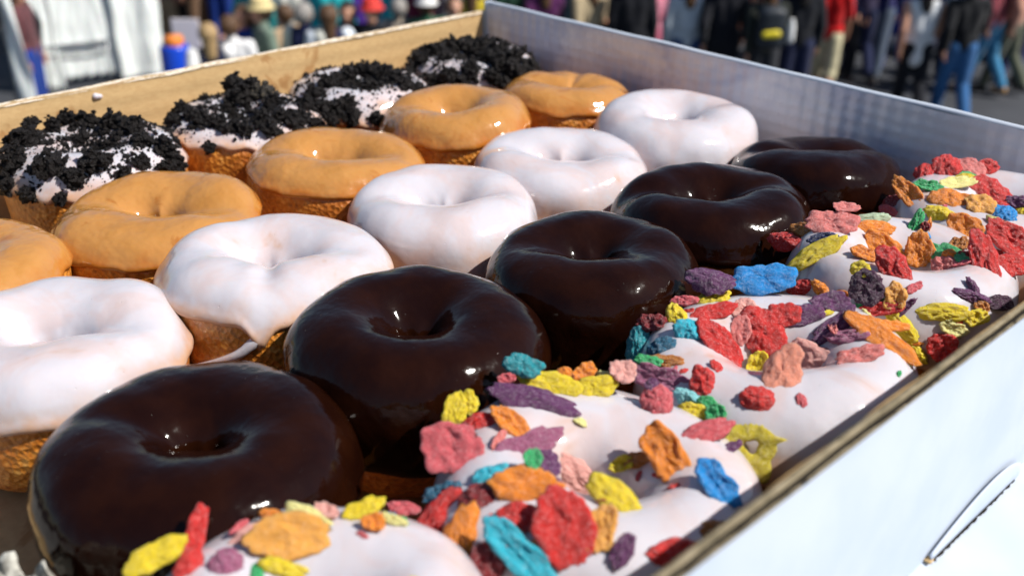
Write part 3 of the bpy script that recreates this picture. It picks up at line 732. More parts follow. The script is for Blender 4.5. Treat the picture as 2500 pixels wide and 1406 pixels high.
# hole shape (size, elongation, direction), creases (direction, width, depth), tilt about x and y in degrees
HOLE = {(1,1):(.17,.45,.8),(2,1):(.17,.45,.8),(3,1):(.16,.3,.5),(4,1):(.12,.55,.8),(0,2):(.19,.35,.8),(1,2):(.20,.35,.8),(2,2):(.18,.5,.8),(3,2):(.17,.6,.8),(4,2):(.16,.3,1.2),(0,4):(.2,.3,.8),(1,4):(.24,.35,.5),(2,4):(.24,.35,.9),(3,4):(.22,.3,.7),(4,4):(.2,.3,.8),
        (0,3):(.13,.35,.9),(1,3):(.115,.3,.9),(2,3):(.125,.35,1.0),(3,3):(.14,.5,.9),(4,3):(.06,.6,.8),(0,1):(.16,.3,.8)}
CREASE = {(1,1):[(.75,.35,.0035),(3.9,.4,.003)],(2,1):[(.7,.3,.003),(3.95,.4,.003)],(4,1):[(.8,.25,.004),(3.6,.3,.004),(2.1,.2,.002)],(3,1):[(3.9,.3,.002)],
          (2,2):[(.8,.3,.0035),(3.9,.4,.003)],(3,2):[(.8,.3,.0035),(3.8,.4,.003)],(0,2):[(.8,.4,.003)],(1,2):[(.8,.35,.003),(-.6,.18,.0025)],(3,3):[(3.9,.25,.003),(.8,.3,.002)],
          (4,3):[(3.9,.3,.0045),(.9,.35,.004)],(0,3):[(3.8,.3,.0025)],(2,3):[(4.0,.4,.002)],(4,2):[(1.1,.3,.002)]}
TILT = {(1,1):(2,1),(2,1):(-1,2),(4,1):(-3,1),(1,2):(-2,-1),(2,2):(2,-1),(3,2):(-2,2),(4,2):(3,1),(1,3):(1,2),(0,4):(2,0),(1,4):(-2,3),(2,4):(2,-3),(3,4):(-2,2),(4,3):(-6,-7),(3,1):(2,-3),(3,3):(1,-3)}
FLAV = {0:'white', 1:'maple', 2:'white', 3:'choc', 4:'white'}
# glaze edge angle on the outer flank (radians below/above the widest line) and drip size
EDGE = {0:(.15,.30), 1:(.16,.16), 2:(.08,.18), 3:(-.42,.10), 4:(-.25,.25)}
EDGEX = {(1,2):(.30,.10),(0,2):(.0,.14),(2,1):(.32,.12),(4,1):(.25,.12),(0,3):(-.22,.08),(3,2):(-.35,.1),(2,2):(-.55,.1),(4,2):(-.5,.1),(2,0):(.30,.35),(3,3):(-.05,.12),(4,3):(-.25,.1)}

def donut_fn(key):
    cx, cy, R, H = DON[key]; H -= .0010; hs, he, ha = HOLE.get(key, (.15, .3, .8)); hs *= .88; cr = CREASE.get(key, [])
    sd_ = key[0]*7.3+key[1]*13.1
    def P(phi, t, off=0.0):
        c, s = cos(phi), sin(phi)
        n1 = noise.noise(Vector((c*.9+sd_, s*.9, 1.7))); n2 = noise.noise(Vector((c*1.1, s*1.1+sd_, 5.2))); n3 = noise.noise(Vector((c*.8+sd_, s*.8, 9.1)))
        Ro = R*(1+.055*n1); ri = R*hs*(1+he*cos(2*(phi-ha))+.25*n2)
        rc = (Ro+ri)/2; ra = (Ro-ri)/2
        ct, st = cos(t), sin(t); p = 2.35 if ct > 0 else 1.75
        cxx = math.copysign(abs(ct)**(2/p), ct); szz = math.copysign(abs(st)**(2/2.15), st)
        zc = .46*H; r = rc+(ra+off)*cxx; hz = (.54*H*(1+.10*n3)+off) if st > 0 else (.46*H+off)
        z = zc+(hz if st > 0 else hz-ZB)*szz
        up = max(0, st)**1.2
        for (p0, wd, dp) in cr:
            d = (phi-p0+pi) % (2*pi)-pi
            z -= dp*math.exp(-(d/wd)**2)*up*(.55+.45*(1-(ct if ct > 0 else 0)))
        r = max(r, .0006)
        x, y = r*c, r*s
        b = noise.noise(Vector((x*48+sd_, y*48, z*48)))*.0016+noise.noise(Vector((x*110, y*110+sd_, z*110)))*.00035
        x += c*b*cxx; y += s*b*cxx; z += b*szz
        return Vector((x, y, max(z, ZB+0.0002)))
    return P

GLAZE = {0:'white_icing', 1:'maple_icing', 2:'white_icing', 3:'chocolate_icing', 4:'white_icing'}
ROWN = {0:'nearest the camera', 1:'second from the near end', 2:'middle of its row', 3:'second from the white far wall', 4:'against the white far wall'}
def dlabel(i, j):
    if j == 0:
        return {1:'cookie-crumb donut at the left end of the crumb row, cut by the picture edge',
                2:'cookie-crumb donut with the tallest heap of black crumbs and plain white icing at its front',
                3:'cookie-crumb donut third along the brown wall, white icing showing through on its right half',
                4:'cookie-crumb donut almost covered in black crumbs, in the far corner of the box'}[i]
    if j == 1:
        return {0:'maple-iced donut cut off by the left picture edge', 1:'maple-iced donut with a wide slit hole, the largest whole one of its row',
                2:'maple-iced donut between the crumb heap and the white donuts, middle of the maple row',
                3:'maple-iced donut with a deep round hole, fourth in the maple row', 4:'creased maple-iced donut touching the last crumb donut by the far white wall'}[i]
    if j == 2:
        return {0:'white-iced plain donut at the left picture edge, dough showing below', 1:'white-iced plain donut with a long icing drip running down its dough',
                2:'white-iced plain donut in the middle of the box', 3:'white-iced plain donut with a slit-like hole, fourth in its row',
                4:'white-iced plain donut leaning nearest the far white wall'}[i]
    if j == 3:
        return {0:'chocolate-iced donut nearest the camera at lower left', 1:'chocolate-iced donut second from the front, with a bright streak in its hole',
                2:'chocolate-iced donut in the middle of the chocolate row', 3:'chocolate-iced donut fourth in the row, slit hole with a curled lip',
                4:'tilted chocolate-iced donut against the far white wall'}[i]
    return {0:'cereal-topped white donut cut off by the bottom picture edge', 1:'cereal-topped white donut with a large bright red flake on its near side',
            2:'cereal-topped white donut with the holey olive-yellow flake on its flank', 3:'cereal-topped white donut beside the near wall, bright blue flake at its foot',
            4:'cereal-topped white donut in the right far corner under a mound of red flakes'}[i]
GRP = {0:'cookie-crumb donuts along the brown wall', 1:'maple-iced donuts', 2:'plain white-iced donuts', 3:'chocolate-iced donuts', 4:'cereal-topped donuts along the near wall'}
NAME = {0:'cookie_crumb_donut', 1:'maple_donut', 2:'white_iced_donut', 3:'chocolate_donut', 4:'cereal_donut'}
CATN = 'donut'
ROOT, GL = {}, {}
NPH = 150
for (i, j) in sorted(DON):
    key = (i, j); cx, cy, R, H = DON[key]; P = donut_fn(key)
    root = empty(NAME[j], (cx, cy, 0.0004)); tx, ty = TILT.get(key, (0, 0))
    if tx or ty:
        root.rotation_euler = (radians(tx), radians(ty), 0); root.location.z += R*.25*(abs(sin(radians(tx)))+abs(sin(radians(ty))))
    setp(root, dlabel(i, j), CATN, GRP[j]); ROOT[key] = root
    m = MB(); m.grid(lambda a_, b_: P(2*pi*a_/100, 2*pi*b_/40, -.0002), 100, 40, True, True); m.build('dough', M['dough'], root, True)
    e0, ed = EDGEX.get(key, EDGE[j]); th = {0:.0012, 1:.0010, 2:.0012, 3:.0014, 4:.0016}[j]; NT = 46
    def gl(a_, b_):
        phi = 2*pi*a_/NPH; c, s = cos(phi), sin(phi)
        q = noise.noise(Vector((c*2.4+i, s*2.4+j, 3.3)))*.65+noise.noise(Vector((c*5.5+i, s*5.5+j*3, 8.8)))*.45
        t0 = e0+ed*q
        if key == (1, 2): t0 -= .33*math.exp(-(((phi+.66+pi) % (2*pi)-pi)/.085)**2)
        t1 = pi+.35+.25*noise.noise(Vector((c*2, s*2, i+j)))
        u = b_/(NT-1); t = t0+(t1-t0)*(u**1.0 if j != 9 else u)
        d0 = (t-t0); d1 = (t1-t)
        k0 = min(1, d0/.09); k1 = min(1, d1/.2)
        off = -.0008+(th+.0008)*math.sqrt(max(0, 1-(1-k0)**2))*(1+.35*math.exp(-((d0-.13)/.12)**2))
        if k1 < 1: off = min(off, -.0008+(th+.0008)*math.sqrt(max(0, 1-(1-k1)**2)))
        if b_ == 0: off = -.0012
        return P(phi, t, off)
    # denser rows near the lower edge
    def gl2(a_, b_):
        u = b_/(NT-1); return gl(a_, (u**1.5)*(NT-1))
    m = MB(); m.grid(gl2, NPH, NT, True, False); thin = []
    for a_ in range(NPH):
        for b_ in range(NT):
            u = (b_/(NT-1))**1.5; thin.append(math.exp(-u*5.5)+.8*max(0, (u-.72)/.28))
    g = m.build('icing', bpy.data.materials[GLAZE[j]], root, True); GL[key] = g; at_ = g.data.attributes.new('thin', 'FLOAT', 'POINT'); at_.data.foreach_set('value', thin)
# the drip running off one white donut
P = donut_fn((1, 2)); pts = []; rad = []
for k in range(15):
    u = k/14; pts.append(P(-.67-.58*u+.05*sin(u*5), .10-.50*u, -.0004+.0012*min(1, u*3))); rad.append(.0019-.0004*u+(.0007*math.exp(-((u-1)/.16)**2))+.0004*math.exp(-(u/.3)**2))
MB().tube(pts, rad, 10).build('icing_drip', M['white'], ROOT[(1, 2)], True)

FLAKES = [  # donut, position, normal, long axis, length, width, colour (metres)
 ((4, 4),(-0.0377,0.0002,0.0371),(0.04,-0.67,0.74),(0.94,0.27,0.20),0.0077,0.0093,'red'),
 ((4, 4),(-0.0302,0.0060,0.0405),(0.24,-0.62,0.75),(0.87,0.48,0.12),0.0110,0.0131,'red'),
 ((4, 4),(-0.0239,0.0173,0.0391),(0.13,-0.42,0.90),(0.99,-0.05,-0.16),0.0130,0.0097,'pink'),
 ((4, 4),(-0.0187,0.0228,0.0384),(0.10,-0.57,0.82),(0.63,0.67,0.39),0.0102,0.0080,'red'),
 ((4, 4),(-0.0220,0.0089,0.0378),(0.21,-0.24,0.95),(0.71,0.70,0.02),0.0081,0.0047,'green'),
 ((4, 4),(-0.0195,-0.0044,0.0376),(0.41,-0.23,0.88),(0.42,0.91,0.04),0.0156,0.0062,'paleyellow'),
 ((4, 4),(-0.0251,-0.0208,0.0390),(0.12,-0.46,0.88),(0.96,0.27,0.01),0.0103,0.0057,'green'),
 ((4, 4),(-0.0305,-0.0268,0.0358),(-0.13,-0.67,0.73),(0.88,-0.42,-0.23),0.0194,0.0078,'orange'),
 ((4, 4),(-0.0090,0.0074,0.0335),(0.38,-0.64,0.67),(0.91,0.12,-0.40),0.0179,0.0120,'red'),
 ((4, 4),(-0.0124,-0.0259,0.0389),(0.03,-0.37,0.93),(1.00,0.07,-0.00),0.0150,0.0123,'orange'),
 ((4, 4),(0.0004,-0.0251,0.0395),(0.18,-0.45,0.88),(0.94,0.35,-0.01),0.0108,0.0115,'paleorange'),
 ((4, 4),(-0.0093,0.0034,0.0314),(0.51,-0.50,0.70),(0.69,0.72,0.01),0.0056,0.0030,'green'),
 ((4, 4),(0.0021,0.0103,0.0316),(0.20,-0.83,0.51),(0.92,0.34,0.19),0.0092,0.0058,'purple'),
 ((4, 4),(0.0056,0.0082,0.0279),(-0.04,-0.91,0.41),(0.96,0.09,0.28),0.0057,0.0049,'yellow'),
 ((4, 4),(0.0107,-0.0248,0.0386),(0.23,-0.57,0.79),(0.96,0.02,-0.27),0.0090,0.0086,'blue'),
 ((4, 4),(-0.0103,-0.0383,0.0360),(0.21,-0.76,0.61),(0.97,0.22,-0.05),0.0114,0.0066,'yellow'),
 ((4, 4),(-0.0386,-0.0252,0.0282),(-0.46,-0.73,0.51),(0.80,-0.10,0.59),0.0112,0.0077,'darkred'),
 ((4, 4),(-0.0352,-0.0313,0.0265),(-0.31,-0.85,0.42),(0.93,-0.36,-0.03),0.0125,0.0043,'rose'),
 ((4, 4),(0.0121,-0.0320,0.0371),(0.26,-0.52,0.81),(0.96,0.05,-0.28),0.0099,0.0040,'paleyellow'),
 ((4, 4),(0.0027,-0.0416,0.0346),(0.19,-0.76,0.62),(0.98,0.21,-0.04),0.0128,0.0100,'orange'),
 ((3, 4),(0.0123,0.0175,0.0384),(-0.01,-0.54,0.84),(0.90,0.36,0.24),0.0067,0.0058,'brown'),
 ((4, 4),(0.0183,-0.0362,0.0335),(0.36,-0.67,0.65),(0.91,0.11,-0.39),0.0168,0.0111,'red'),
 ((3, 4),(0.0260,0.0083,0.0396),(0.21,-0.64,0.74),(0.63,-0.49,-0.60),0.0220,0.0079,'red'),
 ((3, 4),(-0.0081,0.0200,0.0394),(0.33,-0.79,0.52),(0.05,0.56,0.83),0.0116,0.0029,'green'),
 ((3, 4),(-0.0042,0.0204,0.0394),(0.31,-0.80,0.52),(0.87,0.46,0.19),0.0033,0.0040,'darkred'),
 ((3, 4),(0.0169,0.0111,0.0376),(-0.05,-0.67,0.74),(0.92,0.25,0.29),0.0054,0.0040,'darkred'),
 ((3, 4),(-0.0279,-0.0107,0.0408),(0.19,-0.59,0.78),(0.85,0.50,0.17),0.0163,0.0115,'pink'),
 ((3, 4),(-0.0210,0.0081,0.0399),(0.36,-0.68,0.64),(0.76,0.61,0.22),0.0137,0.0055,'palegreen'),
 ((3, 4),(-0.0181,0.0039,0.0383),(0.47,-0.46,0.76),(0.66,0.75,0.04),0.0169,0.0064,'orange'),
 ((3, 4),(-0.0419,-0.0205,0.0300),(-0.09,-0.90,0.42),(0.98,-0.00,0.20),0.0140,0.0072,'red'),
 ((3, 4),(-0.0376,-0.0132,0.0346),(-0.36,-0.60,0.72),(0.92,-0.34,0.17),0.0156,0.0036,'brown'),
 ((3, 4),(-0.0237,-0.0233,0.0385),(0.04,-0.58,0.82),(0.84,0.46,0.29),0.0115,0.0041,'navy'),
 ((3, 4),(-0.0217,-0.0306,0.0357),(0.06,-0.75,0.65),(0.54,0.58,0.62),0.0205,0.0062,'yellow'),
 ((3, 4),(-0.0108,0.0020,0.0330),(0.54,-0.66,0.51),(0.84,0.40,-0.36),0.0149,0.0089,'orange'),
 ((3, 4),(-0.0048,-0.0243,0.0392),(0.20,-0.36,0.91),(0.96,0.27,-0.10),0.0100,0.0062,'orange'),
 ((3, 4),(0.0007,0.0093,0.0338),(0.34,-0.83,0.44),(0.51,-0.23,-0.83),0.0129,0.0101,'orange'),
 ((3, 4),(0.0076,-0.0270,0.0401),(0.32,-0.75,0.57),(0.77,-0.14,-0.62),0.0147,0.0093,'red'),
 ((3, 4),(0.0152,0.0080,0.0356),(-0.26,-0.61,0.75),(0.90,-0.43,-0.03),0.0240,0.0042,'green'),
 ((3, 4),(0.0129,0.0050,0.0334),(-0.14,-0.75,0.64),(0.98,-0.01,0.20),0.0093,0.0076,'pink'),
 ((3, 4),(0.0325,0.0180,0.0375),(0.46,-0.46,0.76),(0.55,0.82,0.16),0.0108,0.0100,'red'),
 ((2, 4),(-0.0245,0.0274,0.0373),(0.37,-0.57,0.73),(0.76,0.64,0.11),0.0185,0.0118,'blue'),
 ((2, 4),(-0.0373,0.0120,0.0390),(0.12,-0.40,0.91),(0.98,0.21,-0.04),0.0174,0.0102,'purple'),
 ((3, 4),(-0.0208,-0.0389,0.0234),(-0.09,-0.92,0.38),(0.86,0.12,0.50),0.0107,0.0060,'red'),
 ((3, 4),(-0.0108,-0.0414,0.0273),(0.07,-0.91,0.41),(0.95,-0.06,-0.29),0.0095,0.0045,'orange'),
 ((3, 4),(-0.0029,-0.0418,0.0291),(0.11,-0.90,0.42),(0.92,0.26,0.30),0.0047,0.0032,'orange'),
 ((3, 4),(0.0053,-0.0402,0.0347),(0.36,-0.83,0.43),(0.66,0.55,0.51),0.0117,0.0116,'darkpurple'),
 ((3, 4),(0.0074,-0.0408,0.0295),(0.33,-0.84,0.43),(0.67,0.53,0.52),0.0099,0.0038,'green'),
 ((3, 4),(0.0123,-0.0394,0.0287),(0.32,-0.83,0.45),(0.78,0.51,0.38),0.0127,0.0050,'red'),
 ((3, 4),(0.0150,-0.0361,0.0334),(0.32,-0.82,0.47),(-0.25,0.40,0.88),0.0094,0.0075,'paleorange'),
 ((2, 4),(0.0005,0.0320,0.0339),(0.25,-0.40,0.88),(0.74,0.66,0.09),0.0123,0.0076,'purple'),
 ((2, 4),(-0.0050,0.0184,0.0327),(0.30,-0.56,0.77),(0.79,0.60,0.13),0.0160,0.0077,'purple'),
 ((2, 4),(0.0088,0.0212,0.0327),(0.28,-0.63,0.72),(0.42,0.76,0.50),0.0167,0.0055,'purple'),
 ((2, 4),(0.0147,0.0181,0.0317),(0.10,-0.58,0.81),(0.86,0.46,0.23),0.0125,0.0046,'mauve'),
 ((2, 4),(0.0243,0.0234,0.0327),(0.25,-0.33,0.91),(0.95,-0.11,-0.30),0.0240,0.0065,'orange'),
 ((2, 4),(0.0211,0.0357,0.0309),(0.38,0.01,0.92),(0.53,0.81,-0.23),0.0121,0.0049,'orange'),
 ((3, 4),(0.0199,-0.0377,0.0252),(0.40,-0.83,0.39),(0.80,0.11,-0.58),0.0152,0.0041,'yellow'),
 ((3, 4),(0.0275,-0.0357,0.0162),(0.52,-0.80,0.29),(0.73,0.24,-0.64),0.0094,0.0032,'yellow'),
 ((3, 4),(0.0335,-0.0159,0.0355),(0.48,-0.54,0.70),(0.82,0.55,-0.14),0.0117,0.0045,'purple'),
 ((3, 4),(0.0402,-0.0063,0.0324),(0.74,-0.38,0.56),(0.50,0.86,-0.07),0.0108,0.0059,'darkpurple'),
 ((3, 4),(0.0374,-0.0152,0.0321),(0.62,-0.55,0.57),(0.79,0.48,-0.39),0.0058,0.0041,'brown'),
 ((3, 4),(0.0298,-0.0277,0.0309),(0.48,-0.74,0.48),(0.79,0.60,0.14),0.0167,0.0063,'yellow'),
 ((3, 4),(0.0377,-0.0189,0.0294),(0.53,-0.69,0.49),(0.56,0.72,0.41),0.0071,0.0058,'yellow'),
 ((3, 4),(0.0341,-0.0263,0.0256),(0.60,-0.69,0.41),(0.80,0.55,-0.23),0.0087,0.0051,'paleyellow'),
 ((3, 4),(0.0336,-0.0299,0.0190),(0.48,-0.82,0.31),(0.88,0.44,-0.17),0.0099,0.0099,'red'),
 ((2, 4),(-0.0381,-0.0013,0.0350),(-0.00,-0.34,0.94),(0.91,0.40,0.15),0.0088,0.0045,'rose'),
 ((2, 4),(-0.0337,0.0102,0.0334),(0.07,-0.28,0.96),(0.78,0.61,0.13),0.0110,0.0071,'yellow'),
 ((2, 4),(-0.0343,-0.0110,0.0344),(0.20,-0.45,0.87),(0.84,-0.37,-0.39),0.0092,0.0062,'yellow'),
 ((2, 4),(-0.0258,-0.0013,0.0347),(0.37,-0.41,0.83),(0.56,0.81,0.16),0.0144,0.0068,'red'),
 ((2, 4),(-0.0396,-0.0178,0.0325),(-0.02,-0.64,0.77),(0.94,0.25,0.23),0.0091,0.0066,'darkred'),
 ((2, 4),(-0.0406,-0.0243,0.0254),(0.35,-0.74,0.57),(-0.22,0.53,0.82),0.0133,0.0080,'teal'),
 ((2, 4),(-0.0269,-0.0280,0.0324),(0.15,-0.55,0.82),(0.64,0.68,0.35),0.0089,0.0064,'darkteal'),
 ((2, 4),(-0.0237,-0.0178,0.0349),(0.45,-0.54,0.71),(0.88,0.41,-0.24),0.0089,0.0082,'cyan'),
 ((2, 4),(-0.0134,-0.0134,0.0317),(0.54,-0.46,0.70),(0.80,0.02,-0.60),0.0178,0.0097,'red'),
 ((2, 4),(-0.0194,0.0086,0.0334),(0.41,-0.35,0.84),(0.70,0.71,-0.04),0.0097,0.0081,'palepink'),
 ((2, 4),(-0.0091,0.0043,0.0302),(0.51,-0.67,0.54),(0.77,0.07,-0.64),0.0169,0.0141,'red'),
 ((2, 4),(-0.0067,-0.0012,0.0203),(0.49,-0.72,0.49),(-0.17,0.47,0.87),0.0087,0.0067,'yellow'),
 ((2, 4),(-0.0166,-0.0411,0.0292),(0.24,-0.72,0.65),(0.96,0.29,-0.03),0.0164,0.0081,'mauve'),
 ((1, 4),(-0.0221,0.0323,0.0342),(0.23,-0.28,0.93),(0.90,0.41,-0.10),0.0080,0.0080,'palepink'),
 ((2, 4),(-0.0209,-0.0352,0.0313),(0.26,-0.62,0.74),(0.86,0.50,0.12),0.0126,0.0051,'brown'),
 ((2, 4),(-0.0025,-0.0376,0.0328),(0.43,-0.65,0.63),(-0.26,0.58,0.77),0.0090,0.0077,'red'),
 ((2, 4),(0.0154,-0.0207,0.0349),(0.34,-0.57,0.75),(-0.13,0.76,0.64),0.0171,0.0104,'salmon'),
 ((2, 4),(0.0067,0.0098,0.0229),(0.28,-0.83,0.48),(0.96,0.23,-0.17),0.0187,0.0126,'palepink'),
 ((2, 4),(0.0254,0.0083,0.0329),(0.22,-0.53,0.82),(0.67,0.69,0.27),0.0124,0.0064,'pink'),
 ((2, 4),(0.0156,-0.0340,0.0322),(0.37,-0.60,0.71),(0.88,0.47,-0.06),0.0095,0.0080,'red'),
 ((1, 4),(-0.0070,0.0308,0.0321),(0.44,-0.64,0.63),(-0.20,0.61,0.76),0.0096,0.0091,'rose'),
 ((2, 4),(-0.0039,-0.0429,0.0289),(0.29,-0.66,0.69),(0.95,0.28,-0.13),0.0087,0.0050,'palecyan'),
 ((2, 4),(0.0004,-0.0461,0.0259),(0.39,-0.71,0.58),(0.87,0.50,0.03),0.0101,0.0073,'yellow'),
 ((2, 4),(0.0072,-0.0431,0.0275),(0.31,-0.71,0.63),(0.92,0.06,-0.39),0.0064,0.0057,'green'),
 ((1, 4),(0.0115,0.0311,0.0316),(0.30,-0.40,0.87),(0.39,0.88,0.27),0.0156,0.0070,'rose'),
 ((1, 4),(0.0107,0.0138,0.0309),(0.39,-0.67,0.64),(0.85,-0.01,-0.52),0.0161,0.0103,'orange'),
 ((1, 4),(0.0293,0.0125,0.0329),(0.31,-0.51,0.80),(0.91,-0.07,-0.40),0.0133,0.0078,'blue'),
 ((1, 4),(-0.0001,0.0083,0.0239),(0.52,-0.63,0.57),(0.40,0.77,0.49),0.0065,0.0041,'yellow'),
 ((1, 4),(0.0023,0.0112,0.0253),(0.23,-0.66,0.72),(0.70,0.62,0.35),0.0073,0.0045,'brown'),  # brown piece stands in for the orange flake's shadow on the icing
 ((1, 4),(-0.0412,0.0073,0.0370),(0.38,-0.48,0.79),(0.87,0.47,-0.14),0.0112,0.0072,'teal'),
 ((1, 4),(-0.0348,0.0125,0.0311),(0.40,-0.47,0.79),(0.77,0.64,-0.01),0.0173,0.0083,'yellow'),
 ((1, 4),(-0.0252,0.0232,0.0309),(0.45,-0.54,0.71),(0.60,0.77,0.21),0.0116,0.0079,'yellow'),
 ((1, 4),(-0.0324,0.0254,0.0315),(0.44,-0.54,0.72),(0.18,0.84,0.51),0.0071,0.0061,'orange'),
 ((1, 4),(-0.0347,0.0187,0.0335),(0.33,-0.37,0.87),(0.38,0.89,0.24),0.0048,0.0042,'orange'),
 ((1, 4),(-0.0269,0.0301,0.0313),(0.28,-0.38,0.88),(0.95,0.26,-0.19),0.0058,0.0041,'paleyellow'),
 ((1, 4),(-0.0314,0.0020,0.0319),(0.29,-0.35,0.89),(0.84,0.54,-0.06),0.0237,0.0068,'purple'),
 ((1, 4),(-0.0436,-0.0183,0.0284),(0.52,-0.58,0.63),(-0.44,0.45,0.77),0.0115,0.0074,'yellow'),
 ((1, 4),(-0.0268,-0.0114,0.0318),(0.37,-0.32,0.87),(0.93,0.19,-0.32),0.0138,0.0059,'orange'),
 ((1, 4),(-0.0348,-0.0163,0.0301),(0.14,-0.48,0.87),(0.66,0.70,0.28),0.0088,0.0058,'red'),
 ((1, 4),(-0.0289,-0.0315,0.0303),(0.51,-0.55,0.66),(0.69,0.72,0.07),0.0149,0.0143,'rose'),
 ((1, 4),(-0.0163,-0.0141,0.0309),(0.49,-0.24,0.84),(0.27,0.96,0.11),0.0189,0.0070,'mauve'),
 ((1, 4),(-0.0087,-0.0150,0.0296),(0.34,0.15,0.93),(0.64,0.68,-0.35),0.0086,0.0081,'purple'),
 ((1, 4),(-0.0091,-0.0001,0.0174),(0.70,-0.56,0.44),(0.71,0.45,-0.54),0.0177,0.0088,'palepink'),
 ((1, 4),(-0.0129,-0.0316,0.0320),(0.29,-0.45,0.84),(0.53,0.81,0.25),0.0092,0.0050,'cyan'),
 ((1, 4),(-0.0034,-0.0295,0.0333),(0.42,-0.47,0.78),(0.63,0.76,0.13),0.0150,0.0093,'orange'),
 ((1, 4),(0.0024,-0.0245,0.0322),(0.36,-0.31,0.88),(0.35,0.92,0.18),0.0071,0.0046,'orange'),
 ((1, 4),(-0.0220,-0.0409,0.0245),(0.06,-0.68,0.73),(0.63,0.60,0.50),0.0093,0.0052,'darkteal'),
 ((1, 4),(-0.0182,-0.0467,0.0199),(0.32,-0.72,0.62),(0.15,0.68,0.72),0.0204,0.0087,'red'),
 ((1, 4),(-0.0107,-0.0387,0.0290),(0.12,-0.53,0.84),(0.53,0.75,0.39),0.0092,0.0077,'darkred'),
 ((1, 4),(-0.0056,-0.0489,0.0224),(0.44,-0.61,0.66),(-0.27,0.61,0.75),0.0179,0.0091,'orange'),
 ((1, 4),(0.0036,-0.0361,0.0306),(0.35,-0.47,0.81),(0.80,0.59,-0.00),0.0100,0.0076,'red'),
 ((1, 4),(0.0149,-0.0319,0.0325),(0.46,-0.55,0.70),(0.70,-0.25,-0.66),0.0196,0.0135,'red'),
 ((1, 4),(0.0146,-0.0116,0.0304),(0.30,-0.43,0.85),(0.95,0.06,-0.31),0.0165,0.0092,'yellow'),
 ((1, 4),(0.0211,-0.0248,0.0319),(0.34,-0.49,0.80),(-0.46,0.66,0.60),0.0105,0.0075,'paleorange'),
 ((1, 4),(0.0105,-0.0428,0.0267),(0.44,-0.57,0.69),(0.89,0.19,-0.42),0.0200,0.0083,'cyan'),
 ((1, 4),(0.0049,-0.0469,0.0235),(0.33,-0.67,0.67),(-0.55,0.44,0.71),0.0094,0.0089,'darkred'),
 ((1, 4),(0.0288,-0.0252,0.0306),(0.39,-0.54,0.74),(-0.11,0.78,0.62),0.0080,0.0049,'purple'),
 ((1, 4),(0.0392,-0.0002,0.0307),(0.49,-0.33,0.81),(0.60,0.80,-0.03),0.0074,0.0056,'brown'),
 ((1, 4),(0.0368,-0.0145,0.0295),(0.47,-0.43,0.77),(0.54,0.83,0.13),0.0123,0.0065,'red'),
 ((0, 4),(-0.0360,-0.0194,0.0341),(0.55,-0.27,0.79),(0.21,0.96,0.18),0.0131,0.0071,'yellow'),
 ((0, 4),(-0.0385,-0.0078,0.0321),(0.64,-0.27,0.71),(-0.43,0.64,0.63),0.0119,0.0051,'red'),
 ((0, 4),(-0.0290,-0.0145,0.0329),(0.48,-0.24,0.84),(-0.34,0.84,0.44),0.0085,0.0057,'red'),
 ((0, 4),(-0.0228,-0.0076,0.0333),(0.45,-0.09,0.89),(0.23,0.97,-0.01),0.0071,0.0070,'mauve'),
 ((0, 4),(-0.0306,0.0102,0.0320),(0.38,-0.22,0.90),(0.79,0.58,-0.19),0.0070,0.0040,'orange'),
 ((0, 4),(-0.0283,0.0031,0.0325),(0.42,-0.18,0.89),(0.21,0.97,0.10),0.0106,0.0038,'palepink'),
 ((0, 4),(-0.0197,0.0077,0.0336),(0.59,-0.29,0.76),(0.53,0.85,-0.08),0.0199,0.0102,'paleorange'),
 ((0, 4),(-0.0217,0.0159,0.0328),(0.43,-0.23,0.87),(0.87,0.36,-0.34),0.0136,0.0029,'paleyellow'),
 ((0, 4),(-0.0216,0.0202,0.0323),(0.31,-0.09,0.95),(0.73,0.66,-0.18),0.0057,0.0041,'palepink'),
 ((0, 4),(-0.0162,0.0283,0.0319),(0.47,-0.25,0.85),(0.33,0.94,0.09),0.0097,0.0048,'yellow'),
 ((0, 4),(-0.0095,0.0264,0.0327),(0.42,-0.22,0.88),(0.62,0.78,-0.10),0.0057,0.0044,'orange'),
 ((0, 4),(-0.0082,0.0313,0.0318),(0.32,-0.13,0.94),(0.84,0.50,-0.22),0.0068,0.0022,'paleyellow'),
 ((0, 4),(-0.0144,0.0027,0.0301),(0.60,-0.25,0.76),(0.70,0.62,-0.35),0.0107,0.0038,'yellow'),
]
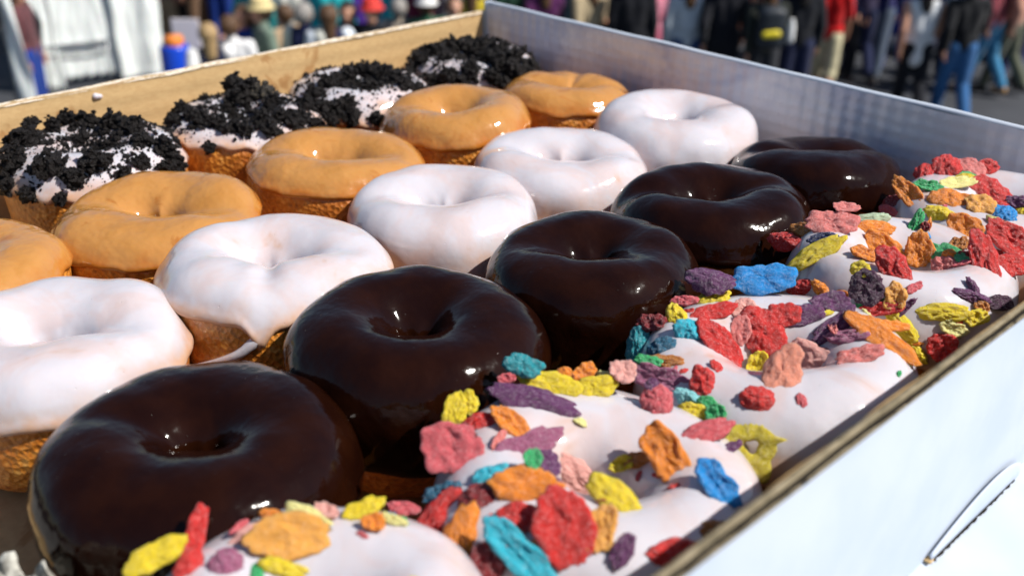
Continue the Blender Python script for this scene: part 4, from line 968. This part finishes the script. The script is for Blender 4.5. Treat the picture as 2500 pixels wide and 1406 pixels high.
CHUNKS = [  # donut, position, normal, size
 ((1, 0),(-0.0260,-0.0174,0.0420),(-0.10,-0.05,0.99),0.0097),
 ((1, 0),(-0.0308,0.0022,0.0393),(-0.03,-0.03,1.00),0.0108),
 ((1, 0),(-0.0269,-0.0070,0.0381),(0.05,0.03,1.00),0.0128),
 ((1, 0),(-0.0150,-0.0264,0.0378),(-0.03,-0.11,0.99),0.0203),
 ((1, 0),(0.0023,-0.0380,0.0338),(0.09,-0.52,0.85),0.0175),
 ((1, 0),(0.0235,-0.0301,0.0347),(0.32,-0.35,0.88),0.0195),
 ((1, 0),(0.0343,-0.0115,0.0350),(0.42,-0.14,0.90),0.0168),
 ((1, 0),(-0.0247,0.0100,0.0375),(-0.02,-0.01,1.00),0.0163),
 ((1, 0),(-0.0110,0.0179,0.0377),(0.12,-0.25,0.96),0.0161),
 ((1, 0),(0.0020,0.0230,0.0377),(0.02,-0.19,0.98),0.0158),
 ((1, 0),(0.0257,0.0166,0.0373),(0.07,0.08,0.99),0.0130),
 ((1, 0),(0.0335,0.0238,0.0331),(0.57,0.32,0.76),0.0151),
 ((1, 0),(0.0369,0.0269,0.0261),(0.74,0.55,0.39),0.0129),
 ((1, 0),(0.0425,0.0186,0.0253),(0.86,0.37,0.34),0.0149),
 ((1, 0),(0.0062,-0.0454,0.0254),(0.05,-0.86,0.50),0.0152),
 ((1, 0),(0.0355,-0.0317,0.0225),(0.78,-0.60,0.18),0.0088),
 ((1, 0),(0.0230,-0.0417,0.0236),(0.41,-0.87,0.29),0.0106),
 ((1, 0),(0.0242,-0.0391,0.0217),(-0.39,0.91,0.12),0.0063),
 ((1, 0),(0.0428,-0.0028,0.0290),(0.76,-0.05,0.64),0.0105),
 ((1, 0),(-0.0126,-0.0011,0.0319),(0.50,0.01,0.87),0.0080),
 ((1, 0),(-0.0021,0.0085,0.0298),(0.37,-0.60,0.71),0.0063),
 ((1, 0),(0.0399,0.0083,0.0317),(0.69,0.05,0.73),0.0095),
 ((1, 0),(0.0347,-0.0234,0.0301),(0.59,-0.37,0.72),0.0126),
 ((2, 0),(-0.0255,0.0105,0.0374),(-0.04,-0.04,1.00),0.0187),
 ((2, 0),(-0.0182,0.0158,0.0374),(0.05,-0.06,1.00),0.0149),
 ((2, 0),(-0.0148,0.0078,0.0328),(0.23,-0.19,0.95),0.0197),
 ((2, 0),(-0.0107,0.0188,0.0338),(0.11,-0.16,0.98),0.0173),
 ((2, 0),(0.0023,0.0169,0.0316),(-0.03,-0.42,0.91),0.0121),
 ((2, 0),(-0.0141,-0.0016,0.0299),(0.42,-0.04,0.91),0.0122),
 ((2, 0),(-0.0300,-0.0071,0.0319),(-0.11,-0.06,0.99),0.0070),
 ((2, 0),(-0.0187,-0.0272,0.0325),(-0.14,-0.25,0.96),0.0121),
 ((2, 0),(-0.0078,-0.0383,0.0303),(-0.18,-0.50,0.85),0.0118),
 ((2, 0),(-0.0016,-0.0296,0.0334),(0.03,-0.16,0.99),0.0106),
 ((2, 0),(0.0077,-0.0296,0.0330),(0.16,-0.09,0.98),0.0139),
 ((2, 0),(0.0151,-0.0241,0.0319),(0.15,-0.07,0.99),0.0127),
 ((2, 0),(0.0234,-0.0217,0.0311),(0.14,-0.13,0.98),0.0126),
 ((2, 0),(0.0304,-0.0158,0.0303),(0.32,-0.08,0.94),0.0136),
 ((2, 0),(0.0269,-0.0039,0.0319),(0.08,-0.10,0.99),0.0161),
 ((2, 0),(0.0287,0.0053,0.0323),(0.10,-0.06,0.99),0.0139),
 ((2, 0),(0.0368,-0.0048,0.0293),(0.42,-0.10,0.90),0.0136),
 ((2, 0),(0.0253,-0.0354,0.0226),(0.71,-0.64,0.29),0.0082),
 ((2, 0),(0.0312,0.0091,0.0318),(0.21,0.03,0.98),0.0116),
 ((2, 0),(0.0378,0.0106,0.0296),(0.53,0.19,0.83),0.0138),
 ((3, 0),(-0.0175,0.0156,0.0328),(0.10,0.03,0.99),0.0120),
 ((3, 0),(-0.0132,0.0020,0.0310),(0.54,-0.04,0.84),0.0157),
 ((3, 0),(-0.0084,0.0162,0.0323),(0.03,-0.23,0.97),0.0158),
 ((3, 0),(0.0058,0.0145,0.0327),(-0.21,-0.40,0.89),0.0142),
 ((3, 0),(0.0006,-0.0227,0.0340),(0.02,0.08,1.00),0.0151),
 ((3, 0),(0.0059,-0.0358,0.0309),(0.16,-0.46,0.87),0.0136),
 ((3, 0),(-0.0101,-0.0061,0.0290),(0.62,0.19,0.76),0.0130),
 ((3, 0),(0.0206,0.0105,0.0342),(-0.04,-0.06,1.00),0.0139),
 ((3, 0),(0.0304,0.0128,0.0332),(0.28,0.13,0.95),0.0138),
 ((3, 0),(0.0343,0.0193,0.0297),(0.54,0.31,0.79),0.0113),
 ((2, 0),(0.0214,0.0277,0.0327),(0.29,0.17,0.94),0.0131),
 ((2, 0),(0.0221,0.0372,0.0285),(0.34,0.57,0.74),0.0144),
 ((3, 0),(0.0265,-0.0363,0.0254),(0.44,-0.70,0.56),0.0169),
 ((3, 0),(0.0350,-0.0303,0.0236),(0.64,-0.54,0.55),0.0156),
 ((3, 0),(0.0278,-0.0275,0.0303),(0.38,-0.33,0.86),0.0121),
 ((3, 0),(0.0228,-0.0076,0.0343),(-0.06,0.05,1.00),0.0124),
 ((2, 0),(0.0290,0.0378,0.0216),(0.63,0.76,0.15),0.0119),
 ((3, 0),(0.0426,-0.0182,0.0212),(0.86,-0.32,0.40),0.0108),
 ((2, 0),(0.0327,0.0162,0.0305),(0.39,0.12,0.91),0.0116),
 ((2, 0),(0.0374,0.0236,0.0252),(0.55,0.35,0.76),0.0116),
 ((4, 0),(-0.0142,0.0084,0.0349),(0.27,-0.31,0.91),0.0171),
 ((4, 0),(-0.0191,-0.0013,0.0348),(0.25,0.01,0.97),0.0156),
 ((4, 0),(-0.0053,0.0153,0.0345),(0.23,-0.32,0.92),0.0170),
 ((4, 0),(-0.0107,-0.0224,0.0360),(0.13,0.01,0.99),0.0165),
 ((4, 0),(0.0099,0.0157,0.0348),(-0.18,-0.26,0.95),0.0167),
 ((4, 0),(0.0328,0.0085,0.0349),(0.22,-0.01,0.98),0.0162),
 ((4, 0),(-0.0074,-0.0363,0.0333),(-0.08,-0.33,0.94),0.0136),
 ((4, 0),(0.0412,0.0149,0.0276),(0.81,0.34,0.48),0.0149),
 ((4, 0),(-0.0091,-0.0426,0.0280),(-0.17,-0.80,0.58),0.0122),
 ((4, 0),(0.0049,-0.0252,0.0352),(0.07,-0.01,1.00),0.0135),
 ((4, 0),(0.0258,-0.0053,0.0350),(0.03,-0.08,1.00),0.0188),
 ((4, 0),(0.0427,-0.0017,0.0285),(0.79,-0.16,0.59),0.0186),
 ((4, 0),(0.0288,-0.0249,0.0317),(0.48,-0.25,0.84),0.0158),
 ((4, 0),(0.0224,-0.0373,0.0282),(0.39,-0.65,0.65),0.0145),
 ((4, 0),(0.0129,-0.0434,0.0242),(0.24,-0.89,0.38),0.0132),
 ((4, 0),(0.0303,-0.0333,0.0251),(0.64,-0.42,0.65),0.0131),
 ((4, 0),(0.0387,-0.0162,0.0278),(0.71,-0.27,0.65),0.0158),
 ((4, 0),(0.0438,-0.0103,0.0236),(0.74,-0.24,0.63),0.0132),
 ((4, 0),(0.0446,0.0094,0.0239),(0.83,0.21,0.51),0.0121),
 ((4, 0),(-0.0024,0.0090,0.0298),(0.48,-0.53,0.69),0.0141),
 ((4, 0),(0.0332,-0.0064,0.0335),(0.31,-0.16,0.94),0.0160),
]
# ---------------------------------------------------------------- cereal flakes and cookie crumbs (parts of their donuts)
rnd = random.Random(7)
def flake_mesh(seed):
    r = random.Random(seed); m = MB(); NS, NR = 48, 12
    kx, ky = r.uniform(-.35, .35), r.uniform(.05, .5)*r.choice((-1, 1)); pt = r.uniform(0, .25)
    def rho(th):
        v = 1+.20*noise.noise(Vector((cos(th)*1.3+seed, sin(th)*1.3, 1)))+.13*noise.noise(Vector((cos(th)*3.2, sin(th)*3.2+seed, 1)))+.07*noise.noise(Vector((cos(th)*11, sin(th)*11+seed, 1)))
        return v*(1+pt*cos(2*th)*.5)
    def pos(side, i, q):
        th = 2*pi*i/NS; k = rho(th)*q; x = k*cos(th); y = k*sin(th)
        bumps = .26*noise.noise(Vector((x*2.6+seed, y*2.6, side*3)))+.16*noise.noise(Vector((x*6+seed, y*6, side*5)))+.08*noise.noise(Vector((x*13+seed, y*13, side*5)))
        z = kx*x*x+ky*y*y+side*(.24+.12*noise.noise(Vector((x*2, y*2, seed))))*math.sqrt(max(0, 1-q**4))+bumps*.8
        return (x, y, z)
    for q in range(NR+1):
        for i in range(NS): m.v.append(pos(1, i, q/NR if q else .001))
    for q in range(NR-1, -1, -1):
        for i in range(NS): m.v.append(pos(-1, i, q/NR if q else .001))
    n = 2*NR+1
    for q in range(n-1):
        for i in range(NS):
            m.f.append((q*NS+i, (q+1)*NS+i, (q+1)*NS+(i+1) % NS, q*NS+(i+1) % NS))
    m.f.append(tuple(range(NS))); m.f.append(tuple((n-1)*NS+i for i in range(NS-1, -1, -1)))
    return mesh('cereal_flake', m.v, m.f)
def holey_mesh():
    m = MB(); NS, NR = 70, 9
    def rho(th): return .62+.40*max(0, cos(th*2.5+.5))**2.2*(1+.5*noise.noise(Vector((cos(th), sin(th), 3))))+.06*noise.noise(Vector((cos(th)*9, sin(th)*9, 1)))
    def fn(i, j):
        th = 2*pi*i/NS; u = j/(2*NR); side = 1 if u < .5 else -1
        w_ = (u*2 if u < .5 else 2-u*2); r0 = .17+.03*sin(th*3); k = r0+(rho(th)-r0)*w_
        x, y = k*cos(th), k*sin(th)
        z = side*(.13*math.sqrt(max(0, 1-abs(2*w_-1)**3)))+.12*noise.noise(Vector((x*4, y*4, side*2)))+.25*x*x-.2*y*y
        return (x, y, z)
    m.grid(fn, NS, 2*NR, True, True); return mesh('cereal_flake', m.v, m.f)
PROTO = [flake_mesh(s*3.7+1) for s in range(14)]; PROTO.append(holey_mesh())
for p in PROTO: p.materials.append(M['c_red'])
def put(me, name, root, pos, nrm, ax, sx, sy, sz, mat):
    o = bpy.data.objects.new(name, me); col.objects.link(o); o.parent = root
    n_ = Vector(nrm).normalized(); x_ = Vector(ax); x_ = (x_-n_*x_.dot(n_)).normalized(); y_ = n_.cross(x_)
    o.matrix_local = Matrix.Translation(Vector(pos)) @ Matrix((x_, y_, n_)).transposed().to_4x4() @ Matrix.Diagonal((sx, sy, sz, 1))
    o.material_slots[0].link = 'OBJECT'; o.material_slots[0].material = mat
    return o
for k, (key, p, n_, ax, L, W, c) in enumerate(FLAKES):
    me = PROTO[k % 14]; s_ = 1.14
    put(me, 'cereal_flake', ROOT[key], p, n_, ax, L/2*s_, max(W, .40*L)/2*s_, min(.0046, .0026+.14*W), M['c_'+c])
r = random.Random(77)
for k, (key, p, n_, ax, L, W, c) in enumerate(FLAKES):
    if r.random() > .42: continue
    n0 = Vector(n_).normalized(); a0 = Vector(ax); d = (a0*r.uniform(-1, 1)+n0.cross(a0)*r.choice((-1, 1))*r.uniform(.5, 1)).normalized()
    q_ = Vector(p)+d*(L+W)*.34-Vector((0, 0, .0012)); nn = (n0+Vector((r.uniform(-.5, .5), r.uniform(-.5, .5), r.uniform(0, .4)))).normalized(); s_ = r.uniform(.45, .75)
    put(PROTO[r.randrange(14)], 'cereal_flake', ROOT[key], q_, nn, (r.uniform(-1, 1), r.uniform(-1, 1), .2), L/2*s_, W/2*s_*1.1, .0024, M['c_'+r.choice(('red', 'red', 'orange', 'yellow', 'purple', 'pink', 'rose', 'green', 'orange', 'palepink'))])
HOLEY = ((2, 4),(0.0214,-0.0445,0.0228),(0.46,-0.71,0.54),(0.73,0.64,0.23),0.0189,0.0167,'olive')
(key, p, n_, ax, L, W, c) = HOLEY
o = put(PROTO[14], 'cereal_flake', ROOT[key], p, n_, ax, L*.62, W*.66, .0065, M['c_olive']); o['label'] = 'large olive-yellow flake with a hole through it'

# small broken pieces between the larger flakes
_cl = list(FC)
for i in range(5):
    P = donut_fn((i, 4)); r = random.Random(40+i)
    for q in range(9):
        phi = r.uniform(0, 2*pi); t = r.uniform(.5, 2.6); p = P(phi, t, .0018); n_ = (P(phi, t, .004)-p).normalized()
        if p.z < .012: continue
        n_ = (n_+Vector((r.uniform(-.5, .5), r.uniform(-.5, .5), r.uniform(-.2, .5)))).normalized(); s_ = r.uniform(.0014, .0042)
        put(PROTO[r.randrange(14)], 'cereal_flake', ROOT[(i, 4)], p, n_, (r.uniform(-1, 1), r.uniform(-1, 1), .3), s_, s_*r.uniform(.5, .9), .0018, M['c_'+r.choice(('red', 'red', 'yellow', 'orange', 'purple', 'green', 'blue', 'pink', 'cyan', 'rose', 'paleyellow'))])

CS = []
for s in range(8):
    bm = bmesh.new(); bmesh.ops.create_icosphere(bm, subdivisions=2, radius=1)
    for v in bm.verts:
        d = v.co.normalized(); v.co = d*(.8+.5*noise.noise(d*2.1+Vector((s*3.3, 0, 0)))+.4*noise.noise(d*5+Vector((0, s*2.2, 0))))
    CS.append(([v.co.copy() for v in bm.verts], [tuple(v.index for v in f.verts) for f in bm.faces])); bm.free()
def chunk_mesh(seed):
    """a crumb cluster: many small grains packed on a lumpy core"""
    r = random.Random(seed*10); m = MB()
    def grain(c, s_):
        vs, fs = r.choice(CS); R_ = Matrix.Rotation(r.uniform(0, 6.28), 3, 'X') @ Matrix.Rotation(r.uniform(0, 6.28), 3, 'Z'); b = len(m.v); q3 = Vector((1, r.uniform(.6, 1), r.uniform(.35, .9)))
        m.v.extend(tuple(c+(R_ @ (v*q3))*s_) for v in vs); m.f.extend(tuple(b+e for e in f) for f in fs)
    for q in range(8): grain(Vector((r.uniform(-.35, .35), r.uniform(-.35, .35), r.uniform(-.25, .25))), r.uniform(.4, .6))
    for q in range(95):
        d = Vector((r.gauss(0, 1), r.gauss(0, 1), r.gauss(0, 1))).normalized(); k = .62+.40*noise.noise(d*1.5+Vector((seed, 0, 0)))
        grain(d*k*r.uniform(.85, 1.12), r.choice((.09, .12, .16, .22, .28))*r.uniform(.8, 1.2))
    me = mesh('cookie_crumb', m.v, m.f, False); me.materials.append(M['cookie']); return me
CH = [chunk_mesh(s*5.1+2) for s in range(7)]
per = {}
for k, (key, p, n_, s_) in enumerate(CHUNKS):
    d = Vector((rnd.uniform(-1, 1), rnd.uniform(-1, 1), rnd.uniform(-1, 1)))
    mat = M['cookie_light'] if k in (17, 26) else M['cookie']
    h = s_*.54
    put(CH[k % 7], 'cookie_crumb', ROOT[key], p, n_, d, h, h*rnd.uniform(.8, 1.1), h*.85, mat); per.setdefault(key, []).append(Vector(p))
# fine crumbs scattered over each of the four iced crumb donuts: one object each
for i in (1, 2, 3, 4):
    key = (i, 0); P = donut_fn(key); m = MB(); r = random.Random(i); big = per.get(key, []); cnt = 0
    DENS = {1:.60, 2:.42, 3:.68, 4:1.1}[i]
    for q in range(16000):
        phi = r.uniform(0, 2*pi); t = r.uniform(.15, 3.3); p = P(phi, t, .0012)
        v1 = noise.noise(Vector((p.x*60+i*3, p.y*60, p.z*60)))*.9+noise.noise(Vector((p.x*160, p.y*160+i, p.z*160)))*.5
        back = -(p.x*.65-p.y*.61)/.045*-1.0
        back = (-p.x*.65+p.y*.61)/.045
        near = min([(p-b).length for b in big] or [1])
        dens = DENS+.45*v1+.22*back+(.65*math.exp(-(near/.0075)**2))-.15
        if t < .5: dens -= .25
        if r.random() > max(0.0, dens)**1.6: continue
        s_ = min(.0026, .00035*math.exp(r.gauss(.35, .62)))*(1.25 if dens > .6 else 1)
        nn_ = (P(phi, t, .003)-p).normalized(); c = p+nn_*s_*r.uniform(.0, .6)
        vs, fs = r.choice(CS); a1, a2 = r.uniform(0, 6.28), r.uniform(0, 6.28); R_ = Matrix.Rotation(a1, 3, 'X') @ Matrix.Rotation(a2, 3, 'Z')
        b = len(m.v); q3 = Vector((1, r.uniform(.6, 1), r.uniform(.3, .9)))
        m.v += [tuple(c+(R_ @ (v*q3))*s_) for v in vs]; m.f += [tuple(b+e for e in f) for f in fs]; cnt += 1
        if cnt > 4600: break
    o = m.build('cookie_crumbs', M['cookie'], ROOT[key]); o['kind'] = 'stuff'
